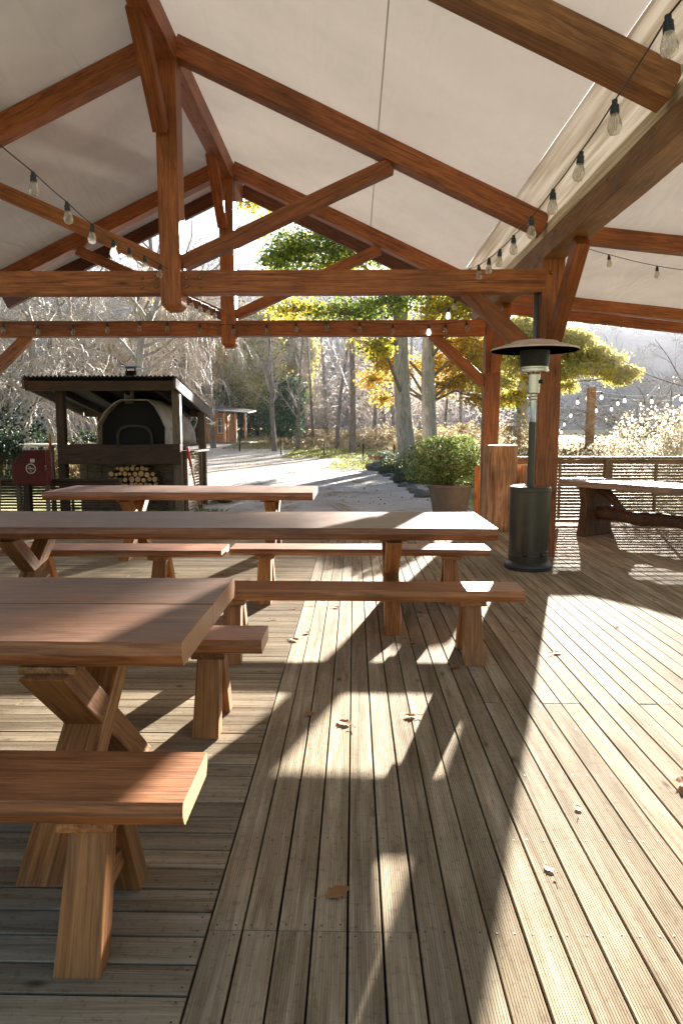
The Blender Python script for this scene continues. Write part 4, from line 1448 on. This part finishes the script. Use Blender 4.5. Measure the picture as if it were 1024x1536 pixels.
pale_tree(tuple(bb2), 0.25, 12.0, 0.36, 'tall pale trunk, right of two close together, gold leaves hanging beside it', 8, [
    CL(668, 465, 30, 1.5, 0.6, 1100, 'leaf_mixed'), CL(700, 455, 30, 1.3, 0.5, 900, 'leaf_mixed'), CL(590, 550, 32, 0.9, 0.9, 900, 'leaf_gold'), CL(700, 545, 33, 1.2, 1.1, 1500, 'leaf_gold'),
    CL(668, 580, 33, 1.0, 0.6, 900, 'leaf_gold'), CL(690, 515, 34, 1.4, 0.8, 1500, 'leaf_gold'), CL(720, 560, 34, 1.1, 0.9, 1300, 'leaf_yellow'), CL(650, 545, 34, 0.8, 0.7, 900, 'leaf_gold'), CL(575, 530, 33, 0.8, 0.6, 800, 'leaf_mixed'), CL(560, 570, 33, 0.6, 0.5, 500, 'leaf_gold'), CL(720, 600, 33, 0.9, 0.5, 600, 'leaf_gold'), CL(640, 430, 31, 1.6, 0.8, 900, 'leaf_green'), CL(728, 465, 29, 1.0, 0.6, 800, 'leaf_mixed'), CL(742, 455, 30, 1.1, 0.36, 1900, 'leaf_green'), CL(772, 450, 30, 0.8, 0.34, 1500, 'leaf_green'), CL(720, 425, 30, 1.4, 0.5, 1500, 'leaf_green'), CL(575, 600, 33, 0.5, 0.4, 250, 'leaf_gold')])
bc = at(783, 690, 46); bc.z = gz(46)
pale_tree(tuple(bc), 0.1, 8.6, 0.44, 'bright yellow maple behind the patio heater with crown spreading right', 15, [
    CL(770, 520, 45, 1.9, 1.4, 3000, 'leaf_yellow'), CL(820, 515, 46, 1.9, 1.15, 2600, 'leaf_yellow'), CL(870, 533, 46, 2.0, 1.1, 2900, 'leaf_yellow'), CL(912, 550, 46, 1.6, 0.7, 1800, 'leaf_yellow'),
    CL(935, 560, 46, 1.0, 0.4, 900, 'leaf_yellow'), CL(862, 505, 47, 1.1, 0.45, 900, 'leaf_yellow'), CL(740, 570, 45, 1.5, 1.3, 1800, 'leaf_yellow'), CL(760, 600, 45, 1.0, 0.7, 900, 'leaf_mixed'), CL(800, 550, 45, 1.4, 0.9, 1800, 'leaf_yellow'), CL(845, 555, 45, 1.2, 0.7, 1500, 'leaf_yellow'), CL(890, 545, 47, 1.6, 0.9, 1900, 'leaf_yellow'), CL(925, 568, 46, 0.8, 0.45, 700, 'leaf_yellow'), CL(790, 490, 47, 1.6, 0.7, 1500, 'leaf_yellow'), CL(850, 580, 46, 0.7, 0.4, 500, 'leaf_yellow'), CL(815, 560, 46, 1.0, 0.6, 1000, 'leaf_yellow')], leafsize=0.16)

PB = dict(seg=(7, 6, 5, 4, 3), wig=(0.10, 0.16, 0.2, 0.22), trop=(0.02, 0.03, 0.0, -0.03), taper=(0.45, 0.25, 0.2, 0.4), n=(11, 11, 9), start=(0.25, 0.15, 0.1), ang=(52, 48, 45), lr=(0.55, 0.5, 0.5), rr=(0.5, 0.42, 0.5), min=0.011)
PW = dict(PB); PW.update(n=(12, 12, 9), trop=(0.0, -0.04, -0.16, -0.25), ang=(60, 55, 40), lr=(0.6, 0.55, 0.6), seg=(7, 7, 6, 5))
# bare trees at the left behind the shelter
b1 = at(196, 660, 24); b1.z = -0.15
tree('bare_tree', tuple(b1), PB, 6.6, 0.2, 4, M['bark_pale'], M['twig_pale'], 'large bare tree with pale forked limbs rising behind the oven shelter flue', split=1)
b2 = at(40, 720, 19); b2.z = -0.15
tree('bare_tree', tuple(b2), PW, 5.2, 0.17, 9, M['bark_pale'], M['twig_pale'], 'bare drooping tree with tangled pale twigs at the far left edge')
b3 = at(110, 660, 30); b3.z = -0.15
tree('bare_tree', tuple(b3), PW, 7.4, 0.17, 12, M['bark_pale'], M['twig_pale'], 'bare twiggy tree between the left edge and the large forked one')
b4 = at(268, 660, 33); b4.z = -0.1
PW2 = dict(PW); PW2.update(ang=(45, 40, 30), trop=(0.0, -0.05, -0.3, -0.5), lr=(0.55, 0.5, 0.8))
tree('weeping_tree', tuple(b4), PW2, 8.2, 0.22, 21, M['bark_grey'], M['twig_pale'], 'pale leafless weeping tree right of the oven shelter')

for i, (x, Y, h_, rr_, P_, lab) in enumerate(((150, 36, 9.5, .24, PB, 'bare tree behind the large forked one, over the middle of the shelter roof'), (20, 30, 8.5, .22, PB, 'bare tree at the far left standing behind the drooping one'), (90, 42, 11.0, .26, PB, 'tall bare tree far behind the left end of the shelter roof'), (235, 40, 10.5, .22, PW2, 'pale weeping tree directly behind the king post foot'), (320, 48, 11.0, .22, PW2, 'farther pale weeping tree left of the golden tree'), (205, 44, 14.5, .24, PB, 'tallest bare tree, its twigs reaching up into the gable opening left of the king post'))):
    p = at(x, 660, Y); p.z = gz(Y)
    tree('bare_tree', tuple(p), P_, h_, rr_, 80 + i, M['bark_grey'], M['twig_pale'], lab)

# slim bare trees in the wood behind the drive
PS = dict(seg=(8, 5, 4, 3), wig=(0.03, 0.12, 0.18, 0.2), trop=(0.02, 0.07, 0.02, 0), taper=(0.3, 0.25, 0.3, 0.5), n=(18, 6, 4), start=(0.22, 0.2, 0.1), ang=(38, 35, 35), lr=(0.30, 0.45, 0.5), rr=(0.35, 0.45, 0.5), min=0.012, cone=True)
slim = []
for k in range(3):
    r_ = random.Random(40 + k); out = []; tips = []
    grow(r_, Vector((0, 0, 0)), Vector((0.02 * k, 0, 1)).normalized(), 13, 0.2, 0, PS, out, tips)
    slim.append((wood_mesh('t', out, 0, 0, (8, 4, 3, 3)).mesh('slim_trunk', True), wood_mesh('w', out, 1, 9, (6, 4, 3, 3)).mesh('slim_twigs')))
for m_ in slim:
    m_[0].materials.append(M['bark_grey']); m_[1].materials.append(M['twig_lilac'])
spots = [(412, 700, 44, .8), (447, 690, 46, .62), (470, 685, 52, .7), (505, 690, 48, .75), (528, 700, 42, 1.0), (560, 690, 56, .9), (590, 685, 55, .8), (575, 685, 64, 1.0), (490, 680, 66, 1.0), (545, 680, 70, 1.1), (610, 690, 60, .8), (690, 680, 62, .9), (720, 690, 50, .7), (820, 680, 60, .8), (665, 700, 48, .6), (300, 680, 66, 1.0), (250, 680, 62, .9), (460, 680, 80, 1.2), (520, 680, 84, 1.2), (600, 680, 78, 1.2)]
for i, (x, y, Y, s) in enumerate(spots):
    p = at(x, y, Y); p.z = gz(Y)
    t = empty('slim_bare_tree', p, 'slim leafless grey tree standing in the wood behind the drive', 'tree', 'slim bare trees in the wood beyond the drive', rz=i * 1.3)
    if i == 4: t['label'] = 'thickest dark slim trunk straight behind the gravel drive'
    for nm, me_ in (('trunk', slim[i % 3][0]), ('twigs', slim[i % 3][1])):
        o = bpy.data.objects.new(nm, me_); col.objects.link(o); o.parent = t; o.scale = (s * 1.1, s * 1.1, s)

# golden trees behind the dark shrubs
PG = dict(PS); PG.update(n=(16, 6), lr=(0.34, 0.5), ang=(45, 40))
gold = [(385, 560, 62, 0.9, 'leaf_yellow'), (350, 560, 66, 0.8, 'leaf_gold'), (420, 560, 70, 1.0, 'leaf_yellow'), (300, 560, 58, 0.75, 'leaf_gold'), (240, 560, 52, 0.8, 'leaf_gold'), (560, 560, 74, 0.8, 'leaf_buff'), (195, 560, 50, 0.65, 'leaf_gold'), (368, 560, 60, 0.72, 'leaf_yellow'), (405, 560, 66, 0.8, 'leaf_gold'), (446, 560, 70, 0.8, 'leaf_yellow')]
labs = ['pale yellow tree directly above the dark conical evergreen', 'gold leaved tree right of the dark shrubs, second gold one from the right', 'pale yellow tree right of the conical evergreen', 'gold tree behind the oven shelter roof corner', 'gold tree behind the shelter flue, to its right', 'buff brown leaved tree deep in the bare wood', 'gold tree seen between the limbs of the large bare tree', 'shorter pale yellow tree directly over the cabin porch', 'gold tree peeking over the gap between cabin porch and evergreen', 'pale yellow tree at the left edge of the bare wood, right of the evergreen']
for i, (x, y, Y, s, mk) in enumerate(gold):
    Y *= 1.08; s *= 1.12
    p = at(x, y, Y); p.z = gz(Y)
    tree('autumn_tree', tuple(p), PG, 10.5 * s, 0.2, 60 + i, M['bark_grey'], M['twig_lilac'], labs[i], leaf=M[mk], leafn=16000, leafsize=0.3, spread=0.55, sides=(8, 4, 3), split=0)


# shrubs: leaf clumps on stems
def shrub(name, base, parts, leaf, size, label, n, seed, cat='shrub', group=None, spikes=False, twigm='bark_brown'):
    t = empty(name, base, label, cat, group)
    pts = []
    b = MB()
    for i, (dx, dy, dz, rx, ry, rz_) in enumerate(parts):
        pts.append(blob_points((dx, dy, dz), (rx, ry, rz_), int(n * rx * rz_ / sum(q[3] * q[5] for q in parts)), seed + i, 0.35, 18))
        for k in range(4):
            b.tube([(dx * 0.3 + rnd.uniform(-.1, .1), dy * 0.3, 0), (dx * .7, dy * .7, dz * 0.6), (dx + rnd.uniform(-.5, .5) * rx, dy + rnd.uniform(-.5, .5) * ry, dz + rz_ * 0.4)], [0.03 + 0.02 * rx, 0.02, 0.008], 5, cap=False)
    P2 = np.concatenate(pts)
    P2 = P2[P2[:, 2] > 0.02]
    ML = Matrix.Translation(base)
    link('foliage', cloud_mesh('foliage', P2, size, seed, 0.35 if spikes else 0.7), leaf, t, ML)
    link('stem', b.mesh('stem', True), M[twigm], t, ML)
    return t


def gp(x, Y):
    p = at(x, 700, Y); p.z = gz(Y); return tuple(p)


shrub('evergreen_shrub', gp(430, 52), [tuple(q * 1.02 for q in p_) for p_ in [(0, 0, 2.2, 1.1, 1.1, 2.2), (0.7, 0, 2.6, 0.8, 0.8, 1.9), (-0.8, 0, 1.9, 0.9, 0.9, 1.7), (0.2, 0, 3.6, 0.8, 0.8, 1.1), (-0.3, 0, 4.1, 0.6, 0.6, 0.8), (1.0, 0, 4.0, 0.5, 0.5, 0.7)]], M['leaf_ever'], 0.17, 'upright dark green evergreen at the right end of the dark shrubs', 8000, 1)
for i, (x, Y, s, lab) in enumerate(((395, 47, 1.0, 'dark green rounded shrub just left of the upright evergreen'), (362, 46, 1.25, 'broad grey green shrub behind the cabin porch'), (330, 45, 1.3, 'grey green shrub above the cabin roof'), (295, 42, 1.35, 'grey green feathery shrub behind the shelter barge board'), (262, 40, 1.25, 'grey green feathery shrub behind the shelter roof'), (225, 38, 1.1, 'grey green shrub beside the shelter flue cap'))):
    shrub('feathery_shrub', gp(x, Y * 1.42), [tuple(q * 1.38 for q in p_) for p_ in [(0, 0, 1.5 * s, 1.3, 1.2, 1.6 * s), (0.9, 0.3, 1.1 * s, 1.0, 1.0, 1.2 * s), (-0.9, 0, 1.7 * s, 0.9, 1.0, 1.3 * s), (0.1, 0, 2.9 * s, 0.7, 0.7, 0.6 * s)]], M['leaf_teal'] if i > 0 else M['leaf_dark'], 0.27, lab, 5000, 10 + i, spikes=True)
for i, (x, Y, w, hh, lab, mk, sz) in enumerate((
        (130, 21, 1.7, 0.85, 'buff undergrowth shrub seen through the oven shelter', 'leaf_buff', .09), (75, 20, 1.2, 0.9, 'buff green undergrowth shrub left of the shelter post', 'leaf_buff', .09), (10, 20, 1.4, 1.5, 'dark green shrub at the far left beyond the cabinet', 'leaf_dark', .1),
        (240, 24, 1.2, 0.8, 'pale brown shrub glimpsed behind the oven dome', 'leaf_buff', .1), (165, 25, 1.3, 1.4, 'dark evergreen shrub seen behind the oven dome', 'leaf_dark', .12), (590, 46, 2.2, 1.3, 'buff twiggy thicket left of the two pale trunks', 'leaf_buff', .13), (545, 50, 2.0, 1.1, 'low buff thicket at the far end of the drive', 'leaf_buff', .13),
        (740, 40, 3.0, 1.7, 'brown thicket behind the tall stump', 'leaf_buff', .14), (670, 44, 2.0, 1.3, 'brown thicket right of the two pale trunks', 'leaf_buff', .14), (450, 54, 2.6, 0.9, 'low tawny grass clump beyond the grass verge', 'leaf_buff', .13), (860, 24, 2.2, 0.9, 'low tawny shrub behind the slatted screen', 'leaf_buff', .1))):
    shrub('thicket', gp(x, Y), [(0, 0, hh * .5, w, 1.0, hh * .6), (w * .5, 0, hh * .7, w * .5, .8, hh * .55), (-w * .5, 0, hh * .6, w * .5, .8, hh * .5)], M[mk], sz, lab, 3200, 40 + i)
for i, (x, Y, w, hh, lab) in enumerate(((612, 20, .5, .42, 'small green plant at the edge of the stone border left of the pot'), (590, 24, .5, .5, 'blue green tuft behind the border stones'), (645, 24, .8, .8, 'dark green low shrub behind the potted shrub'), (575, 31, .7, .6, 'green tuft left of the pale trunks'))):
    shrub('border_plant', gp(x, Y), [(0, 0, hh * .5, w, .5, hh * .55)], M['leaf_teal'], .07, lab, 1500, 70 + i, cat='plant')
# dark bush hanging in at the left edge
shrub('dark_bush', (-5.3, 9.9, 0), [(0, 0, 1.25, .45, .35, .3), (-.3, 0, .85, .5, .35, .4), (.15, 0, 1.1, .3, .3, .2)], M['leaf_dark'], .045, 'dark small leaved bush at the left edge in front of the red cabinet', 4200, 90)
# bright backlit shrub at the right
p = gp(985, 15)
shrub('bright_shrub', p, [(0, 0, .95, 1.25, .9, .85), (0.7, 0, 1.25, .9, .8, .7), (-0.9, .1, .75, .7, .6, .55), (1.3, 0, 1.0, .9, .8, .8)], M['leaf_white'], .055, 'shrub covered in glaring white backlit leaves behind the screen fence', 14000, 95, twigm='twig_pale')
PT = dict(seg=(4, 5, 4, 3), wig=(0.1, 0.16, 0.2, 0.2), trop=(0, 0.02, 0, 0), taper=(0.6, 0.3, 0.4, .5), n=(12, 8, 5), start=(0.1, 0.15, 0.1), ang=(60, 40, 40), lr=(1.3, 0.5, 0.5), rr=(0.4, 0.5, 0.5), min=0.006)
tree('bare_shrub', gp(1010, 17), PT, 1.9, 0.07, 5, M['bark_grey'], M['twig_pale'], 'bare pale twiggy shrub rising behind the white backlit one', cat='shrub')
tree('bare_shrub', gp(960, 21), PT, 2.0, 0.07, 6, M['bark_grey'], M['twig_pale'], 'bare shrub with long pale twigs right of the light pole', cat='shrub')
tree('bare_shrub', gp(1060, 24), PT, 3.4, 0.09, 16, M['bark_grey'], M['twig_lilac'], 'tall bare reddish shrub at the right edge under the lean-to', cat='shrub')

# strap leaved plants by the shelter and under the table gap
def strap_plant(base, n, ln, label, seed, group=None, mat='leaf_flax'):
    r = random.Random(seed); b = MB()
    for i in range(n):
        a = r.uniform(0, 6.28); l_ = ln * r.uniform(0.6, 1.1); o = Vector((r.uniform(-.12, .12), r.uniform(-.12, .12), 0))
        dx, dy = math.cos(a), math.sin(a); w = 0.022
        vs = []
        for k in range(6):
            u = k / 5.0
            hx = l_ * 0.75 * u; z = l_ * (1.1 * u - 0.75 * u * u)
            ww = w * (1 - u ** 2) + 0.001
            vs += [(o.x + dx * hx - dy * ww, o.y + dy * hx + dx * ww, z + 0.01), (o.x + dx * hx + dy * ww, o.y + dy * hx - dx * ww, z + 0.01)]
        b.add(vs, [(2 * k, 2 * k + 1, 2 * k + 3, 2 * k + 2) for k in range(5)])
    o = link('strap_leaf_plant', b.mesh('strap_leaf_plant', True), M[mat], None, Matrix.Translation(base))
    return tag(o, label, 'plant', group)


strap_plant((-2.78, 14.6, -0.13), 90, 0.62, 'clump of bright green strap leaves right of the shelter post', 1)
strap_plant((-3.0, 15.0, -0.13), 70, 0.6, 'strap leaved clump tucked behind the shelter corner post', 2)
for i, x in enumerate((-4.0, -3.7, -3.35, -2.7, -2.45, -4.5)):
    strap_plant((x, 12.0 + 0.12 * (i % 2), -0.14), 50, 0.34, 'low green strap leaved plant below the oven counter edge', 5 + i, 'low strap leaved plants along the deck edge')

# stones along the border, boulder, fence posts
def rock(p, s, label, seed, group=None):
    bm = bmesh.new(); bmesh.ops.create_icosphere(bm, subdivisions=3, radius=1)
    for v in bm.verts:
        d = 1 + 0.35 * mn.noise(v.co * 1.2 + Vector((seed, 0, 0))) + 0.1 * mn.noise(v.co * 4 + Vector((seed, 3, 0)))
        v.co = Vector((v.co.x * s[0] * d, v.co.y * s[1] * d, v.co.z * s[2] * d + s[2] * 0.5))
    me = bpy.data.meshes.new('rock'); bm.to_mesh(me); bm.free()
    o = link('rock', me, M['stone'], None, Matrix.Translation(p) @ Matrix.Rotation(seed, 4, 'Z'))
    return tag(o, label, 'rock', group)


rock(gp(563, 26.5), (.42, .35, .24), 'largest grey boulder beside the drive below the two pale trunks', 2)
rock(gp(602, 33), (.7, .5, .28), 'low dark boulder behind the border', 5)
for i, (x, Y) in enumerate(((583, 23), (592, 21.5), (601, 20), (610, 18.8), (618, 17.8), (627, 16.8), (636, 15.9), (575, 24.5))):
    rock(gp(x, Y), (.26, .17, .09), 'low flat edging stone along the curved border of the drive', 10 + i, 'edging stones along the drive border')
fp = 'thin dark fence post in the row beyond the grass verge'
for i, (x, Y) in enumerate(((422, 40), (486, 38), (544, 36), (590, 35), (360, 44))):
    p = gp(x, Y)
    o = beam('fence_post', p, (p[0] + .02, p[1], p[2] + 0.85), 0.09, 0.09, M['shedwood'], None, up=(0, 1, 0))
    tag(o, fp, 'fence post', 'thin posts of the field fence')
for i, (x, Y) in enumerate(((558, 33), (569, 33))):
    p = gp(x, Y); b = MB(); b.lathe([(.16, 0), (.2, .3), (.2, .34), (.0, .33)], 14, p)
    tag(b.build('orange_tub', M['redhandle'], None, 'auto'), ['left one of two small orange tubs by the field fence', 'right one of two small orange tubs by the field fence'][i], 'tub')

# cabin with porch
cbn = empty('porch_cabin', (-9.8, 56, gz(55)), 'small orange timber cabin with a lean-to porch on posts, far beyond the drive', 'cabin')
zg = gz(55) - 0.1
def cp(x, y, Y): return at(x, y, Y)
b = MB(); b.box((-12.6, 56, zg), (-10.3, 59, zg + 2.5)); b.build('wall', M['cabinwood'], cbn)
b = MB()
for k in range(11):
    b.box((-12.62, 55.95 + 0.0, zg + 0.15 + k * 0.22), (-10.32, 55.985, zg + 0.33 + k * 0.22))
b.build('cladding', M['cabinwood'], cbn)
b = MB(); b.box((-11.1, 55.88, zg + 0.9), (-10.5, 55.93, zg + 2.1)); wn = b.build('window', M['glassdark'], cbn)
b = MB()
for x in (-11.1, -10.8, -10.5): b.box((x - .03, 55.84, zg + .88), (x + .03, 55.879, zg + 2.12))
for z in (.9, 1.5, 2.1): b.box((-11.13, 55.85, zg + z - .03), (-10.47, 55.875, zg + z + .03))
b.build('window_frame', M['white'], wn)
b = MB(); b.add([(-12.9, 53.8, zg + 2.75), (-8.3, 53.8, zg + 2.45), (-8.3, 59, zg + 2.75), (-12.9, 59, zg + 3.3), (-12.9, 53.8, zg + 2.82), (-8.3, 53.8, zg + 2.52), (-8.3, 59, zg + 2.82), (-12.9, 59, zg + 3.37)], [(0, 3, 2, 1), (4, 5, 6, 7), (0, 1, 5, 4), (1, 2, 6, 5), (2, 3, 7, 6), (3, 0, 4, 7)])
b.build('roof', M['corr'], cbn)
for x in (-11.3, -10.2, -9.3, -8.55):
    beam('porch_post', (x, 54, zg), (x, 54, zg + 2.5), 0.16, 0.16, M['cabinwood'], cbn, up=(0, 1, 0))
b = MB(); b.box((-12.6, 53.7, zg - .1), (-8.3, 56, zg + 0.2)); b.build('porch_floor', M['greywood'], cbn)
b = MB(); b.box((-9.3, 52.6, zg - .1), (-8.5, 53.6, zg + .12)); b.build('step', M['stone'], cbn)

# ------------------------------------------------------------------ stuff: grass, litter, far wood
def scatter(name, regions, size, mat, seed, label, aspect=0.5, up=True, zj=0.02):
    r = np.random.RandomState(seed); pts = []
    for (x0, x1, y0, y1, n, hh) in regions:
        xs_ = r.uniform(x0, x1, n); y_ = r.uniform(y0, y1, n)
        z_ = np.array([gz(v) for v in y_]) + r.uniform(0, hh, n) + zj
        pts.append(np.stack([xs_, y_, z_], 1))
    P2 = np.concatenate(pts)
    return tag(link(name, cloud_mesh(name, P2, size, seed, aspect), mat), label, None, None, 'stuff')


scatter('grass', [(-4, 1.5, 37, 46, 7000, .10), (-9, -4, 46, 54, 3000, .10), (-1.0, 4.0, 26, 34, 4000, .18), (2.2, 9, 13, 34, 5000, .25), (-14, -9, 20, 30, 3000, .22)], 0.13, M['grassblade'], 5, 'short sunlit grass along the verge of the drive', 0.25)
scatter('leaf_litter', [(-6, 2.0, 14, 34, 900, .01), (-12, 1, 30, 50, 1500, .01)], 0.05, M['leaf_dry'], 6, 'brown leaf litter strewn over the gravel drive', 0.7)
scatter('tawny_grass', [(-7, 12, 46, 58, 9000, .7), (3, 16, 34, 46, 6000, .6)], 0.3, M['leaf_buff'], 7, 'tawny dead grass and bracken at the foot of the wood', 0.2)
# far wood on the hillside: many small bare crowns fused in one mass
r = np.random.RandomState(11)
pts = []
for i in range(420):
    x = r.uniform(-150, 150); y = r.uniform(84, 225)
    if abs(x) > y * 0.75: continue
    z = hills(x, y)
    hh = r.uniform(4, 8) if x < -15 else r.uniform(2.0, 3.6)
    c = blob_points((x, y, z + hh * 0.6), (2.4, 2.4, hh * 0.5), 260, i, 0.2, 6)
    pts.append(c)
P2 = np.concatenate(pts)
M['farwood'] = leafmat('far_wood', [L(92, 88, 88), L(114, 108, 108), L(132, 124, 116), L(112, 108, 78)], 0.12)
tag(link('far_woodland', cloud_mesh('far_woodland', P2, 0.9, 11, 0.22), M['farwood']), 'hazy lilac grey leafless woodland covering the hillside', None, None, 'stuff')
# twig haze of the nearer wood
pts = []
for i in range(150):
    x = r.uniform(-30, 34); y = r.uniform(58, 84)
    if -0.215 * y < x < -0.07 * y or x > 14: continue
    hh = r.uniform(5, 10)
    pts.append(blob_points((x, y, gz(y) + hh * 0.5), (1.7, 1.7, hh * 0.55), 500, 500 + i, 0.1, 6))
M['nearwood'] = leafmat('near_wood', [L(160, 146, 144), L(186, 172, 166), L(200, 186, 172), L(142, 122, 110)], 0.5)
tag(link('twig_thicket', cloud_mesh('twig_thicket', np.concatenate(pts), 0.55, 13, 0.1), M['nearwood']), 'pale bare twigs of the wood beyond the drive', None, None, 'stuff')

# haze in the valley
M['haze'] = bpy.data.materials.new('valley_haze'); M['haze'].use_nodes = True
nt = M['haze'].node_tree; nt.nodes.clear()
vo = nt.nodes.new('ShaderNodeVolumeScatter'); vo.inputs['Color'].default_value = (0.93, 0.93, 1.0, 1); vo.inputs['Density'].default_value = 0.0013; vo.inputs['Anisotropy'].default_value = 0.1
mo = nt.nodes.new('ShaderNodeOutputMaterial'); nt.links.new(vo.outputs[0], mo.inputs['Volume'])
b = MB(); b.box((-260, 34, -3), (260, 260, 58))
o = b.build('valley_haze', M['haze']); tag(o, 'thin pale haze hanging in the valley', None, None, 'stuff')

# ------------------------------------------------------------------ light
AZ, EL = 17.5, 12.4
w = bpy.data.worlds.new('World'); scene.world = w; w.use_nodes = True
nt = w.node_tree
sky = nt.nodes.new('ShaderNodeTexSky'); sky.sky_type = 'NISHITA'; sky.sun_disc = False
sky.sun_elevation = R(EL); sky.sun_rotation = R(AZ); sky.air_density = 1.0; sky.dust_density = 0.6; sky.altitude = 200
nt.links.new(sky.outputs[0], nt.nodes['Background'].inputs[0])
nt.nodes['Background'].inputs[1].default_value = 0.215
sd = bpy.data.lights.new('sun', 'SUN'); sd.energy = 60.0; sd.angle = R(0.55); sd.color = (1.0, 0.965, 0.92)
so = bpy.data.objects.new('sun', sd); col.objects.link(so)
dv = Vector((math.sin(R(AZ)) * math.cos(R(EL)), math.cos(R(AZ)) * math.cos(R(EL)), math.sin(R(EL))))
so.rotation_euler = dv.to_track_quat('Z', 'Y').to_euler()
so.location = (6, 20, 8)

scene.view_settings.view_transform = 'Standard'
scene.view_settings.look = 'None'
scene.view_settings.exposure = 0
scene.view_settings.gamma = 1
cy = scene.cycles
cy.max_bounces = 8; cy.diffuse_bounces = 4; cy.transparent_max_bounces = 12; cy.volume_bounces = 0
cy.use_denoising = True
cy.sample_clamp_indirect = 6
